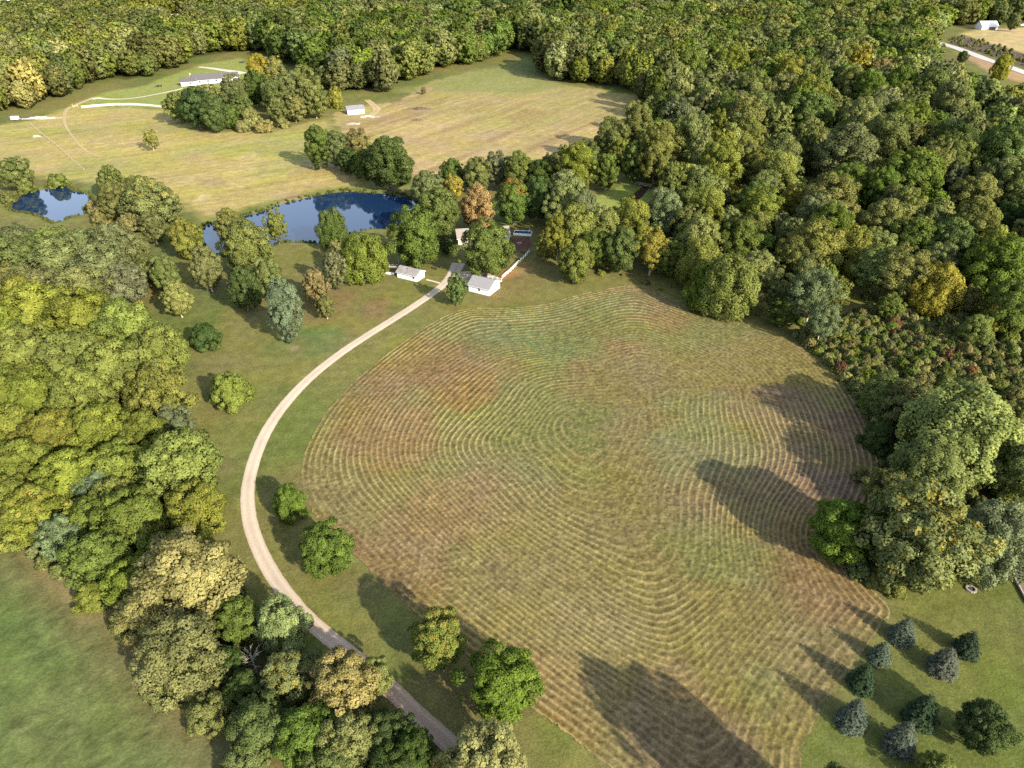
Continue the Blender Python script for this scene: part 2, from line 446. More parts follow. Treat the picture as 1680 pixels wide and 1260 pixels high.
def lerp(a, b, t): return a + (np.asarray(b, float) - a) * t[:, None]
def ground_colour(P):
    X, Y = P[:, 0], P[:, 1]
    n1 = fbm(X, Y, 26, 21); n2 = fbm(X, Y, 9, 22); n3 = fbm(X, Y, 3.2, 23, 2)
    jit = (n2 - 0.5) * 7 + (n3 - 0.5) * 3
    # lawns of the home place: dry olive with greener and rustier parts
    c = np.tile(np.array([0.116, 0.110, 0.034]), (len(P), 1))
    c = lerp(c, (0.084, 0.099, 0.027), sstep(0.45, 0.68, n1))
    c = lerp(c, (0.132, 0.094, 0.038), 0.45 * sstep(0.60, 0.78, fbm(X, Y, 31, 44)))
    def zone(poly, col, soft=3.0, k=1.0, j=1.0, bias=0.0):
        nonlocal c
        mn = poly.min(0) - 15; mx = poly.max(0) + 15
        m = (X > mn[0]) & (X < mx[0]) & (Y > mn[1]) & (Y < mx[1])
        if m.any():
            w = sstep(-soft, soft, poly_sd(P[m], poly) - bias + jit[m] * j) * k
            cm = np.asarray(col(P[m], m) if callable(col) else col, float)
            c[m] = c[m] + (cm - c[m]) * w[:, None]
    def hay_tone(a, b, r, d, s):
        def f(Pm, m):
            t = sstep(0.3, 0.7, fbm(Pm[:, 0], Pm[:, 1], 40, s))
            q = np.asarray(a) + (np.asarray(b) - np.asarray(a)) * t[:, None]
            u = Pm[:, 0] * math.cos(d) + Pm[:, 1] * math.sin(d); v = -Pm[:, 0] * math.sin(d) + Pm[:, 1] * math.cos(d)
            w = u + 5 * vnoise(Pm[:, 0], Pm[:, 1], 60, s + 3)
            st = vnoise(w, v / 22, 1.9, s + 5) - 0.5
            q = q * (1 + 0.26 * st)[:, None]
            rr = sstep(0.58, 0.8, fbm(w * 1.6, v / 3.5, 17, s + 8))
            return q + (np.asarray(r) - q) * (0.5 * rr)[:, None]
        return f
    zone(MEADOW, hay_tone((0.255, 0.205, 0.075), (0.205, 0.195, 0.060), (0.21, 0.155, 0.07), -1.0, 60), 5)
    zone(FARFIELD, hay_tone((0.265, 0.200, 0.088), (0.22, 0.185, 0.07), (0.165, 0.105, 0.052), -0.56, 70), 3)
    zone(gpoly([(640, 150), (705, 136), (760, 118), (800, 112), (870, 92), (885, 130), (930, 142), (860, 152), (760, 150)]), (0.135, 0.155, 0.048), 8, 0.8)
    zone(HOMELAWN, (0.165, 0.185, 0.05), 4)
    for pd in POND_BANK:
        zone(pd + (pd - pd.mean(0)) * 0.14, (0.115, 0.140, 0.038), 7, 0.7, 1.6)
        zone(pd + (pd - pd.mean(0)) * 0.03, (0.075, 0.085, 0.026), 2, 0.8, 0.5)
    zone(LAWN_GAP, (0.16, 0.185, 0.045), 3)
    zone(GAP_FAR, (0.17, 0.19, 0.06), 6)
    zone(GREENLAWN, (0.076, 0.092, 0.022), 6, 0.9)
    zone(gpoly([(1460, 960), (1560, 945), (1640, 1000), (1680, 1080), (1600, 1160), (1500, 1100), (1420, 1060)]), (0.115, 0.105, 0.035), 9, 0.5, 2.0)
    zone(TOPFIELD, hay_tone((0.34, 0.25, 0.12), (0.28, 0.23, 0.10), (0.26, 0.18, 0.08), 0.3, 80), 5)
    zone(DITCH, (0.075, 0.058, 0.042), 3)
    zone(ROADSIDE, (0.24, 0.16, 0.08), 3)
    ff = lambda Pm, m: np.array([0.050, 0.042, 0.020]) + (np.array([0.058, 0.062, 0.020]) - np.array([0.050, 0.042, 0.020])) * n2[m][:, None]
    for fp in (FOREST, FOREST2, STRIP, WOODS_L, WOODS_M, WOODS_R):
        zone(fp, ff, 3.0, bias=14.0 if fp is FOREST else 1.0)
    for fp in (LAWN_GAP,):
        zone(fp, (0.16, 0.185, 0.045), 3)
    zone(SHRUBS, (0.085, 0.075, 0.028), 3)
    zone(CROP + np.array([4.5, 3.0]), (0.150, 0.118, 0.050), 2.5, 0.8)
    def crop(Pm, m):
        t = sstep(0.42, 0.62, fbm(Pm[:, 0], Pm[:, 1], 17, 90))
        e = sstep(1, 10, poly_sd(Pm, CROP) + 9 * (fbm(Pm[:, 0], Pm[:, 1], 11, 92) - 0.5))
        g = np.array([0.070, 0.096, 0.029]) + (np.array([0.080, 0.098, 0.031]) - np.array([0.070, 0.096, 0.029])) * t[:, None]
        d = np.array([0.090, 0.092, 0.034]) * np.ones((len(Pm), 1))
        q = d + (g - d) * e[:, None]
        q = q * (1 + .07 * np.sin((Pm[:, 0] * .78 + Pm[:, 1] * .62) * 2 * math.pi / 2.4))[:, None]
        return q * (0.72 + 0.56 * vnoise(Pm[:, 0] + 0.4 * Pm[:, 1], Pm[:, 1], 1.3, 93))[:, None]
    zone(CROP, crop, 2.5)
    # reddish dry patches and bare spots the photo shows on the lawn
    for px, py, rad, col, k in ((615, 503, 7, (0.14, 0.085, 0.042), .6), (560, 492, 8, (0.14, 0.09, 0.042), .5), (850, 440, 5, (0.2, 0.13, 0.06), .6), (832, 452, 4, (0.24, 0.12, 0.05), .8), (482, 571, 2.6, (0.24, 0.17, 0.10), .9), (700, 145, 9, (0.25, 0.16, 0.09), .7), (475, 560, 9, (0.075, 0.11, 0.03), .5), (520, 555, 9, (0.06, 0.105, 0.03), .6), (330, 325, 6, (0.34, 0.27, 0.16), .6), (480, 325, 9, (0.2, 0.14, 0.07), .5), (350, 300, 9, (0.2, 0.15, 0.07), .5), (410, 255, 6, (0.3, 0.25, 0.12), .6), (1010, 345, 5, (0.2, 0.15, 0.07), .5)):
        g = ground(px, py); dd = np.hypot(X - g[0], (Y - g[1]) * 0.7) + (n2 - .5) * rad * 1.4
        c = lerp(c, col, k * sstep(rad, rad * 0.35, dd))
    st = np.sin((X * 0.80 + Y * 0.6) * 2 * math.pi / 2.6)
    c = c * (1 + 0.05 * st * sstep(360, 200, Y))[:, None] * (0.86 + 0.28 * n3)[:, None]
    return np.clip(c, 0.004, 1)

nx, ny = len(gx), len(gy)
ii = np.arange(nx * ny).reshape(ny, nx)
quads = np.stack([ii[:-1, :-1].ravel(), ii[:-1, 1:].ravel(), ii[1:, 1:].ravel(), ii[1:, :-1].ravel()], 1)
gme = make_mesh('ground', np.stack([X1, Y1, Z1], 1), quads, True)
cattr(gme, 'col', ground_colour(P1))
tag(link('ground', gme, M['grass']), None, None, kind='structure')

# ---- the mown hay field: windrows laid round and round parallel to its edge
def fine_grid(poly, step):
    mn = poly.min(0) - step; mx = poly.max(0) + step
    ax = np.arange(mn[0], mx[0], step); ay = np.arange(mn[1], mx[1], step)
    return ax, ay
HS = 0.22
ax, ay = fine_grid(HAY, 1.0)
AX, AY = np.meshgrid(ax, ay)
DC = poly_sd(np.stack([AX.ravel(), AY.ravel()], 1), HAY).reshape(AX.shape)
def blur(a, r):
    for axis_ in (0, 1):
        k = 2 * r + 1
        p = np.pad(a, [(r + 1, r) if i == axis_ else (0, 0) for i in (0, 1)], mode='edge')
        cs = np.cumsum(p, axis=axis_)
        a = (np.take(cs, range(k, cs.shape[axis_]), axis_) - np.take(cs, range(0, cs.shape[axis_] - k), axis_)) / k
    return a
DB = DC.copy()
for _ in range(3): DB = blur(DB, 4)
wgt = sstep(2, 22, DC)
DB = DC * (1 - wgt) + DB * wgt
def bil(A, x, y):
    fx = np.clip((x - ax[0]) / 1.0, 0, A.shape[1] - 1.001); fy = np.clip((y - ay[0]) / 1.0, 0, A.shape[0] - 1.001)
    ix = fx.astype(int); iy = fy.astype(int); fx -= ix; fy -= iy
    return (A[iy, ix] * (1 - fx) + A[iy, ix + 1] * fx) * (1 - fy) + (A[iy + 1, ix] * (1 - fx) + A[iy + 1, ix + 1] * fx) * fy
hx = np.arange(HAY[:, 0].min() - .5, HAY[:, 0].max() + .5, HS); hy = np.arange(max(40, HAY[:, 1].min() - .5), HAY[:, 1].max() + .5, HS)
HX, HY = np.meshgrid(hx, hy); HX = HX.ravel(); HY = HY.ravel()
DD = bil(DB, HX, HY); D0 = bil(DC, HX, HY)
EYE1 = ground(915, 748); EYE2 = ground(1165, 918)
wav = 2 * (vnoise(HX, HY, 52, 31) - 0.5)
ph = DD + 0.0 * np.exp(-((HX - EYE1[0]) ** 2 + (HY - EYE1[1]) ** 2) / 300) + 0.0 * np.exp(-((HX - EYE2[0]) ** 2 + (HY - EYE2[1]) ** 2) / 220) + 10.0 * wav * sstep(4, 30, D0) + 9.0 * (fbm(HX, HY, 27, 55, 2) - .5) * sstep(22, 48, D0) + 0.22 * (vnoise(HX, HY, 5.5, 33) - .5)
crest = (0.5 + 0.5 * np.cos(2 * math.pi * ph / 1.38)) ** 3.0
brk = .55 * vnoise(HX, HY, 0.8, 34) + .45 * vnoise(HX, HY, 3.0, 43); brk2 = fbm(HX, HY, 12, 35)
blot = sstep(0.62, 0.76, fbm(HX, HY, 24, 36))            # places where the hay lies scattered
crest = crest * (0.35 + 0.95 * brk) * (1 - 0.55 * blot) + 0.35 * blot * sstep(.5, .9, vnoise(HX, HY, 0.75, 37))
gr = np.gradient(DB); flatn = bil(blur(np.hypot(gr[0], gr[1]), 3), HX, HY)
vis = (0.3 + 0.7 * sstep(.35, .75, flatn)) * (1 - 0.45 * sstep(36, 56, DD)) * (0.36 + 0.85 * sstep(0.36, 0.62, fbm(HX, HY, 46, 47)) * (0.6 + 0.4 * sstep(60, 15, D0)))
crest = np.clip(crest * (0.6 + 0.8 * brk2) * vis + 0.34 * sstep(.5, .95, vnoise(HX, HY, 0.62, 48)) * (1 - .5 * vis), 0, 1.1)
grn = sstep(0.44, 0.64, fbm(HX, HY, 40, 38)); red = sstep(0.50, 0.64, fbm(HX, HY, 34, 39)) ; fine = vnoise(HX, HY, 0.7, 40)
cc = np.tile(np.array([0.102, 0.082, 0.029]), (len(HX), 1))
cc = lerp(cc, (0.076, 0.087, 0.027), 0.7 * grn)
cc = lerp(cc, (0.110, 0.068, 0.029), 0.9 * red * (1 - 0.6 * grn))
for px, py, rad, col, k in ((1060, 515, 16, (0.120, 0.067, 0.034), .6), (830, 595, 14, (0.115, 0.066, 0.036), .55), (760, 640, 14, (0.112, 0.063, 0.027), .8), (700, 600, 20, (0.112, 0.064, 0.027), .75), (610, 700, 18, (0.114, 0.068, 0.028), .7), (740, 840, 15, (0.13, 0.072, 0.038), .55), (640, 720, 14, (0.12, 0.074, 0.034), .5), (1300, 690, 22, (0.12, 0.07, 0.05), .55), (1250, 780, 22, (0.11, 0.065, 0.05), .6), (880, 560, 20, (0.085, 0.11, 0.04), .6), (1000, 500, 13, (0.075, 0.100, 0.036), .5), (920, 770, 13, (0.075, 0.095, 0.030), .5), (1160, 915, 12, (0.075, 0.095, 0.030), .45), (960, 740, 9, (0.075, 0.095, 0.030), .4), (1170, 720, 20, (0.085, 0.11, 0.04), .5), (1120, 1180, 11, (0.105, 0.065, 0.045), .6), (1250, 1120, 8, (0.078, 0.09, 0.032), .45)):
    g = ground(px, py); dd = np.hypot(HX - g[0], HY - g[1]) + (brk2 - .5) * rad * 1.6
    cc = lerp(cc, col, k * sstep(rad, rad * .3, dd))
cc = cc * (0.50 + 0.62 * fine + 0.38 * vnoise(HX, HY, 0.36, 45))[:, None]
straw = np.array([0.246, 0.192, 0.088])
cc = cc + (straw - cc) * np.clip(crest * .74, 0, .85)[:, None]
hh = height(HX, HY) + 0.10 + 0.15 * crest + 0.10 * (brk - .5) + 0.10 * (fine - .5) + 0.06 * (vnoise(HX, HY, 0.42, 46) - .5) - 0.10 * sstep(1.5, 0, D0)
nhx, nhy = len(hx), len(hy)
ii = np.arange(nhx * nhy).reshape(nhy, nhx)
inside = (poly_sd(np.stack([HX, HY], 1), HAY) > -0.25 + 0.9 * (vnoise(HX, HY, 1.3, 41) - .5)).reshape(nhy, nhx)
keep = inside[:-1, :-1] & inside[:-1, 1:] & inside[1:, 1:] & inside[1:, :-1]
quads = np.stack([ii[:-1, :-1][keep], ii[:-1, 1:][keep], ii[1:, 1:][keep], ii[1:, :-1][keep]], 1)
used = np.zeros(nhx * nhy, bool); used[quads.ravel()] = True
remap = np.cumsum(used) - 1
hme = make_mesh('hay_field', np.stack([HX, HY, hh], 1)[used], remap[quads], True)
cattr(hme, 'col', cc[used])
tag(link('hay_field', hme, M['hay']), None, None, kind='structure')

# ---- ponds
def sheet(name, poly, z, mat):
    me = bpy.data.meshes.new(name)
    me.from_pydata([(p[0], p[1], z) for p in poly], [], [tuple(range(len(poly)))]); me.update()
    return tag(link(name, me, mat), None, None, kind='structure')
sheet('pond_water', POND_BIG + (POND_BIG - POND_BIG.mean(0)) * 0.03, -0.55, M['water'])
sheet('small_pond_water', POND_SMALL + (POND_SMALL - POND_SMALL.mean(0)) * 0.05, -0.5, M['water'])
sheet('brown_pond_water', POND_BROWN + (POND_BROWN - POND_BROWN.mean(0)) * 0.06, -0.35, M['brownwater'])

# ---- tracks: ribbons that follow the terrain
def ribbon(name, pts, widths, mat, zoff, kind='structure', ns=9, ragged=0.0):
    L = smooth_line(pts, 10); W = np.interp(np.linspace(0, 1, len(L)), np.linspace(0, 1, len(widths)), widths)
    d = np.gradient(L, axis=0); d /= np.hypot(d[:, 0], d[:, 1])[:, None]; nrm = np.stack([-d[:, 1], d[:, 0]], 1)
    s = np.linspace(-1, 1, ns); vs = []; ed = []
    for i in range(len(L)):
        for q in s:
            w = W[i] / 2
            if ragged and abs(q) > .95: w *= 1 + ragged * (random.random() - .5)
            p = L[i] + nrm[i] * w * q; vs.append(p); ed.append(abs(q) ** 2)
    vs = np.array(vs); z = height(vs[:, 0], vs[:, 1]) + zoff
    crown = np.array(ed); z = z + 0.05 * (1 - crown)
    n = len(L); ii = np.arange(n * ns).reshape(n, ns)
    q = np.stack([ii[:-1, :-1].ravel(), ii[:-1, 1:].ravel(), ii[1:, 1:].ravel(), ii[1:, :-1].ravel()], 1)[:, ::-1].copy()
    me = make_mesh(name, np.column_stack([vs, z]), q, True); fattr(me, 'edge', crown); fattr(me, 'across', np.sqrt(crown))
    if me.polygons[0].normal.z < 0: me.flip_normals()
    return tag(link(name, me, mat), None, None, kind=kind)
random.seed(5)
def gp(*pts): return np.array([ground(x, y)[:2] for x, y in pts])
DRIVE = gp((830, 1330), (738, 1222), (690, 1178), (640, 1130), (585, 1082), (530, 1038), (490, 1000), (452, 950), (425, 900), (409, 850), (407, 800), (419, 750), (440, 703), (472, 658), (512, 617), (556, 582), (602, 551), (650, 521), (696, 491), (728, 467), (744, 449), (752, 432))
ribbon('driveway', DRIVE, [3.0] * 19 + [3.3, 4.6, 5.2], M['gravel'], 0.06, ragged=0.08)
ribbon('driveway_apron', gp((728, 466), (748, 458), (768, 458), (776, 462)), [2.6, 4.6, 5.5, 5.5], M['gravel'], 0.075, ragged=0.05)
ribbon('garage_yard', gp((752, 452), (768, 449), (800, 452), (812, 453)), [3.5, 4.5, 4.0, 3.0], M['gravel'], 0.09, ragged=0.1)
ribbon('footpath', gp((700, 459), (712, 462), (722, 465)), [0.9, 0.9, 1.0], M['palegravel'], 0.07)
ribbon('garden_path', gp((628, 437), (640, 438), (655, 438)), [0.7, 0.7, 0.7], M['palegravel'], 0.07)
HLOOP = gp((150, 163), (160, 161), (168, 162), (190, 163), (220, 161), (250, 156), (280, 150), (300, 145))
ribbon('house_drive', HLOOP, [6, 5, 3.4, 2.6, 2.4, 2.4, 2.6, 2.6], M['palegravel'], 0.1)
ribbon('upper_drive', gp((326, 110), (345, 112), (365, 115), (386, 118), (400, 121)), [4, 5, 6, 8, 8], M['palegravel'], 0.1)
ribbon('house_track', gp((156, 160), (142, 165), (128, 171), (112, 178), (106, 188), (106, 200), (112, 214), (124, 230), (140, 246), (165, 258)), [4, 4, 3.4, 3, 2.4, 1.8, 1.4, 1.2, 1.2, 1], M['dirt'], 0.08, ragged=0.3)
ribbon('farm_road', gp((1540, 70), (1575, 81), (1620, 98), (1680, 119), (1760, 146), (1850, 176)), [11] * 6, M['asphalt'], 0.14)
RD = smooth_line(gp((1540, 70), (1575, 81), (1620, 98), (1680, 119), (1760, 146), (1850, 176)), 10)
ribbon('road_marking', RD[::6], [0.35] * 4, M['marking'], 0.215, ns=3)
ribbon('yard_gravel', gp((602, 164), (612, 172), (618, 180), (610, 190)), [4, 5, 6, 4], M['dirt'], 0.08, ragged=0.5)
pt = gp((838, 392), (868, 388), (872, 400), (868, 411), (858, 417), (848, 409))
pm = bpy.data.meshes.new('patio'); pm.from_pydata([(p[0], p[1], hz(*p) + 0.1) for p in pt], [], [tuple(range(len(pt)))[::-1]]); pm.update()
if pm.polygons[0].normal.z < 0: pm.flip_normals()
tag(link('patio', pm, M['patio']), None, None, kind='structure')
#@@BUILD
# ------------------------------------------------------------------ buildings
def house_parts(root, L, W, eave, rise, wallm, roofm, over=0.35, wins=(), doors=(), x0=0.0, y0=0.0, vent=None, chimney=None, base=-0.3):
    """gabled block, ridge along x. wins: (side, position along it, z, w, h); sides f(ront -y) b l r"""
    lx, ly = L / 2, W / 2
    w = MB()
    v = [(-lx, -ly, base), (lx, -ly, base), (lx, ly, base), (-lx, ly, base), (-lx, -ly, eave), (lx, -ly, eave), (lx, ly, eave), (-lx, ly, eave), (-lx, 0, eave + rise), (lx, 0, eave + rise)]
    w.add([(a + x0, b + y0, c) for a, b, c in v], [(0, 1, 5, 4), (2, 3, 7, 6), (1, 2, 6, 9, 5), (3, 0, 4, 8, 7), (0, 3, 2, 1)])
    w.build('wall', wallm, root)
    r = MB(); t = 0.16; sl = rise / ly
    ex = lx + over; ey = ly + over; ze = eave - sl * over; zr = eave + rise
    for s in (-1, 1):
        r.add([(-ex + x0, s * ey + y0, ze + 0.02), (ex + x0, s * ey + y0, ze + 0.02), (ex + x0, y0, zr + 0.02), (-ex + x0, y0, zr + 0.02),
               (-ex + x0, s * ey + y0, ze + t), (ex + x0, s * ey + y0, ze + t), (ex + x0, y0, zr + t), (-ex + x0, y0, zr + t)],
              [(0, 1, 2, 3), (4, 5, 6, 7), (0, 1, 5, 4), (1, 2, 6, 5), (3, 0, 4, 7)])
    rf = r.build('roof', roofm, root)
    tr = MB()
    for s in (-1, 1):
        tr.box(-ex + x0, ex + x0, s * ey + y0 - 0.03, s * ey + y0 + 0.03, ze - 0.12, ze + 0.012)
        for e in (-1, 1):
            tr.beam((e * (ex + 0.015) + x0, s * ey + y0, ze - 0.05), (e * (ex + 0.015) + x0, y0, zr - 0.05), 0.05, 0.16)
    tr.build('roof_trim', M['whitetrim'], root)
    if chimney:
        c = MB(); cx_, cy_, hh_, ww = chimney; c.box(cx_ - ww, cx_ + ww, cy_ - ww, cy_ + ww, eave, zr + hh_); c.build('chimney', M['stone'], rf)
    if vent:
        c = MB(); c.tube([(vent[0], vent[1], zr - abs(vent[1] - y0) * sl), (vent[0], vent[1], zr - abs(vent[1] - y0) * sl + 0.7)], 0.09); c.build('vent_pipe', M['darkmetal'], rf)
    def face(side, u, z, w_, h_, dep):
        b = MB()
        if side == 'f': b.box(u - w_ / 2 + x0, u + w_ / 2 + x0, -ly - dep + y0, -ly - 0.004 + y0, z, z + h_)
        if side == 'b': b.box(u - w_ / 2 + x0, u + w_ / 2 + x0, ly + 0.004 + y0, ly + dep + y0, z, z + h_)
        if side == 'r': b.box(lx + 0.004 + x0, lx + dep + x0, u - w_ / 2 + y0, u + w_ / 2 + y0, z, z + h_)
        if side == 'l': b.box(-lx - dep + x0, -lx - 0.004 + x0, u - w_ / 2 + y0, u + w_ / 2 + y0, z, z + h_)
        return b
    for side, u, z, w_, h_ in wins:
        f = face(side, u, z - .07, w_ + .18, h_ + .16, 0.04).build('window', M['whitetrim'], root)
        p = MB()
        for k in (0, 1):     # two sashes
            q = face(side, u, z + k * (h_ / 2 + .02), w_, h_ / 2 - .03, 0.055); p.add(q.v, q.f)
        p.build('pane', M['pane'], f)
    for side, u, z, w_, h_, m_ in doors:
        d = face(side, u, z, w_, h_, 0.05).build('door', m_, root)
        face(side, u + w_ * .36, z + h_ * .48, .1, .1, 0.10).build('handle', M['darkmetal'], d)

def placed(name, label, cat, a, b, depth, up_from=None):
    """a thing whose front edge runs along the ground from pixel a to pixel b, its body lying behind"""
    A = ground(*a); B = ground(*b); d = (B - A)[:2]; L = np.hypot(*d); d /= L
    n = np.array([-d[1], d[0]]); c = (A[:2] + B[:2]) / 2 + n * depth / 2
    z = min(A[2], B[2], hz(*c)) + 0.02
    return thing(name, label, cat, (c[0], c[1], z), math.atan2(d[1], d[0])), L

g, L = placed('garage', 'larger white gabled outbuilding with grey roof by the driveway end and fence gate', 'garage', (769, 477.5), (802.4, 485.8), 7.3)
house_parts(g, L, 7.3, 2.55, 1.75, M['white'], M['roof_light'], 0.4, [('f', 0.2, 1.05, 0.75, 0.95), ('r', -0.3, 1.1, 0.7, 0.9)], [('l', 0, -0.02, 4.6, 2.15, M['whitetrim']), ('b', 2.4, -.02, .95, 2.05, M['tanwall'])])
g, L = placed('shed', 'smaller white gabled shed with stained grey roof beside the curving driveway', 'shed', (652, 455), (683.7, 462.7), 4.9)
house_parts(g, L, 4.9, 2.3, 1.25, M['white'], M['roof_stain'], 0.35, [('f', 2.9, 0.95, 0.8, 0.95), ('r', 1.1, 1.1, 0.6, 0.8)], [('r', -1.0, 0.0, .9, 2.0, M['whitetrim'])], vent=(-0.6, -0.9))
A = ground(755, 404); B = ground(838, 398)
g, L = placed('ranch_house', 'tan roofed house mostly hidden by maples between driveway and brick patio', 'house', (752, 402), (836, 396), 9.0)
house_parts(g, L, 9.0, 2.7, 2.0, M['tanwall'], M['roof_tan'], 0.5, [('f', -8, 0.9, 1.6, 1.2), ('f', -3, 0.9, 1.8, 1.2), ('f', 5, 0.9, 1.8, 1.2), ('r', 1.5, .9, 1.2, 1.2), ('l', 0, .9, 1.2, 1.2)], [('f', 1, 0, 1.0, 2.1, M['whitetrim'])], chimney=(2, 0.8, 0.9, 0.45))

g, L = placed('long_house', 'long low house with dark roof and white walls behind a thicket', 'house', (318, 139), (366, 135), 10.0)
house_parts(g, L, 10.0, 3.0, 3.3, M['white'], M['roof_dark'], 0.5, [('f', -6, 1, 1.6, 1.3), ('f', 0, 1, 1.6, 1.3), ('f', 6, 1, 1.6, 1.3)], [('f', 3, 0, 1.1, 2.1, M['tanwall'])], chimney=(-L / 2 - .6, 1.5, 1.2, .6))
house_parts(g, 11.0, 8.0, 2.8, 2.0, M['white'], M['roof_dark'], 0.5, [('f', 1, .9, 1.6, 1.2), ('l', 0, .9, 1.4, 1.2)], [], x0=-L / 2 - 3.5, y0=-3.2)
house_parts(g, 13.0, 9.0, 3.0, 2.3, M['white'], M['roof_dark'], 0.5, [('r', 0, .9, 1.4, 1.2)], [('f', 0, 0, 4.6, 2.3, M['whitetrim'])], x0=L / 2 + 6.55, y0=4.5)

g, L = placed('barn', 'small white barn with grey roof beside a pale rubble yard at the far field corner', 'barn', (571, 188.5), (598, 186), 7.0)
house_parts(g, L, 7.0, 2.9, 1.9, M['white'], plain('grey_barn_roof', (0.16, 0.165, 0.18), .7, .2, 1.2), 0.5, [('f', 2.5, 1.1, 1.0, .9)], [('l', 0, 0, 3.0, 2.5, M['darkmetal'])])
g, L = placed('farmhouse', 'white farmhouse with pale roof and dark garage beyond the road and the tan field', 'house', (1610, 49), (1636, 49), 13.0)
house_parts(g, L, 13.0, 4.2, 4.2, M['white'], plain('pale_metal_roof', (0.62, 0.62, 0.64), .5, .06, .5), 0.6, [('r', 0, 1, 1.6, 1.5), ('r', -3.5, 1, 1.4, 1.5)], [('f', 3, 0, 7.5, 3.0, M['darkmetal'])])
g, L = placed('pole_barn', 'broad pale roof showing above the treetops at the top corner of the woods', 'barn', (-20, 26), (22, 24), 26.0)
house_parts(g, L, 26.0, 12.5, 6.0, M['white'], plain('white_metal_roof', (0.66, 0.66, 0.66), .5, .06, .5), 0.8, [('f', 0, 3, 3, 2)])
g, L = placed('woodland_cabin', 'small white gabled roof glimpsed between crowns of the woods above the long house', 'house', (288, 47), (302, 46), 11.0)
house_parts(g, L, 11.0, 9.5, 4.5, M['white'], M['paint'], 0.5, [('f', 0, 3, 1.6, 1.4)])
g, L = placed('red_roof_barn', 'red brown roofed building at the edge of the photo among the woods', 'barn', (1668, 335), (1722, 330), 11.0)
house_parts(g, L, 11.0, 3.4, 2.6, M['tanwall'], M['roof_red'], 0.5, [('f', -3, 1, 1.4, 1.2), ('l', 0, 1, 1.3, 1.2)])

# ------------------------------------------------------------------ fences, poles, walls
def fence(name, label, pts, post_h, n_rail, post_gap, mat, rail_w=0.14, post_w=0.13, solid=False, group=None):
    L = np.array([ground(x, y) for x, y in pts]); seg = np.hypot(*np.diff(L[:, :2], axis=0).T); s = np.r_[0, np.cumsum(seg)]
    n = max(2, int(round(s[-1] / post_gap)) + 1); t = np.linspace(0, s[-1], n)
    X = np.interp(t, s, L[:, 0]); Y = np.interp(t, s, L[:, 1]); Z = height(X, Y)
    o = np.array([X[0], Y[0], Z[0]]); root = thing(name, label, 'fence', tuple(o), 0, group)
    for i in range(n):
        b = MB(); x, y, z = X[i] - o[0], Y[i] - o[1], Z[i] - o[2]
        b.box(x - post_w / 2, x + post_w / 2, y - post_w / 2, y + post_w / 2, z - .3, z + post_h)
        b.box(x - post_w * .7, x + post_w * .7, y - post_w * .7, y + post_w * .7, z + post_h, z + post_h + .05)
        b.build('post', mat, root)
    for k in range(n_rail):
        b = MB(); zz = post_h * (0.25 + 0.65 * k / max(1, n_rail - 1))
        if solid: zz = post_h * (0.5 + k) / n_rail
        for i in range(n - 1):
            b.beam((X[i] - o[0], Y[i] - o[1], Z[i] - o[2] + zz), (X[i + 1] - o[0], Y[i + 1] - o[1], Z[i + 1] - o[2] + zz), 0.045, post_h / n_rail - .03 if solid else rail_w)
        b.build('rail', mat, root)
    return root
fence('board_fence', 'white board fence running from the garage corner up to the brick patio', [(824, 457), (836, 447), (850, 433), (860, 424), (868, 414)], 1.25, 3, 2.4, M['whitetrim'], 0.17)
fence('gate_fence', 'short white rail fence closing the gap behind the grey roofed garage', [(800.6, 456), (812, 459), (823, 462)], 1.3, 3, 2.2, M['whitetrim'], 0.15)
fence('plank_fence', 'long white plank fence along the top of the meadow below the upper house', [(134, 177), (160, 174.5), (190, 172.5), (220, 172.5), (250, 174.5), (277, 178)], 1.3, 4, 3.0, M['oldwhite'], solid=True)
fence('pasture_fence', 'weathered post and rail fence running down the meadow slope to the small pond', [(51, 205), (62, 215), (76, 226), (90, 237), (106, 251), (120, 265), (138, 279)], 1.25, 2, 3.4, M['wood'], 0.1, .18)
fence('rail_fence', 'low grey rail between the utility pole and a yellow green lawn tree', [(639, 437.5), (653, 438)], 0.9, 2, 1.8, M['greywood'], .1)
gt = ground(120, 177); g2 = ground(128, 176)
root = thing('farm_gate', 'small wooden field gate between two tall posts on the dirt track', 'gate', tuple(gt), math.atan2(g2[1] - gt[1], g2[0] - gt[0]))
Lg = float(np.hypot(*(g2 - gt)[:2]))
for x in (0, Lg):
    b = MB(); b.box(x - .13, x + .13, -.13, .13, -.3, 2.6); b.build('post', M['wood'], root)
b = MB()
for k in range(4): b.box(.15, Lg - .15, -.03, .03, .3 + k * .35, .42 + k * .35)
b.beam((.15, .05, .3), (Lg - .15, .05, 1.45), .04, .1); b.build('gate_panel', M['wood'], root)

p = ground(654.5, 437)
root = thing('utility_pole', 'thin grey utility pole rising behind the smaller white shed', 'pole', tuple(p))
b = MB(); b.tube([(0, 0, -.5), (0, 0, 4), (0, 0, 8.2)], [.15, .13, .10], 8); b.build('pole', M['greywood'], root)
b = MB(); b.box(-.9, .9, -.05, .05, 7.5, 7.63); b.build('crossarm', M['greywood'], root)
b = MB(); b.lathe([(0, 6.3), (.2, 6.32), (.2, 7.0), (0, 7.02)], 10, (.3, 0)); b.build('transformer', M['silver'], root)

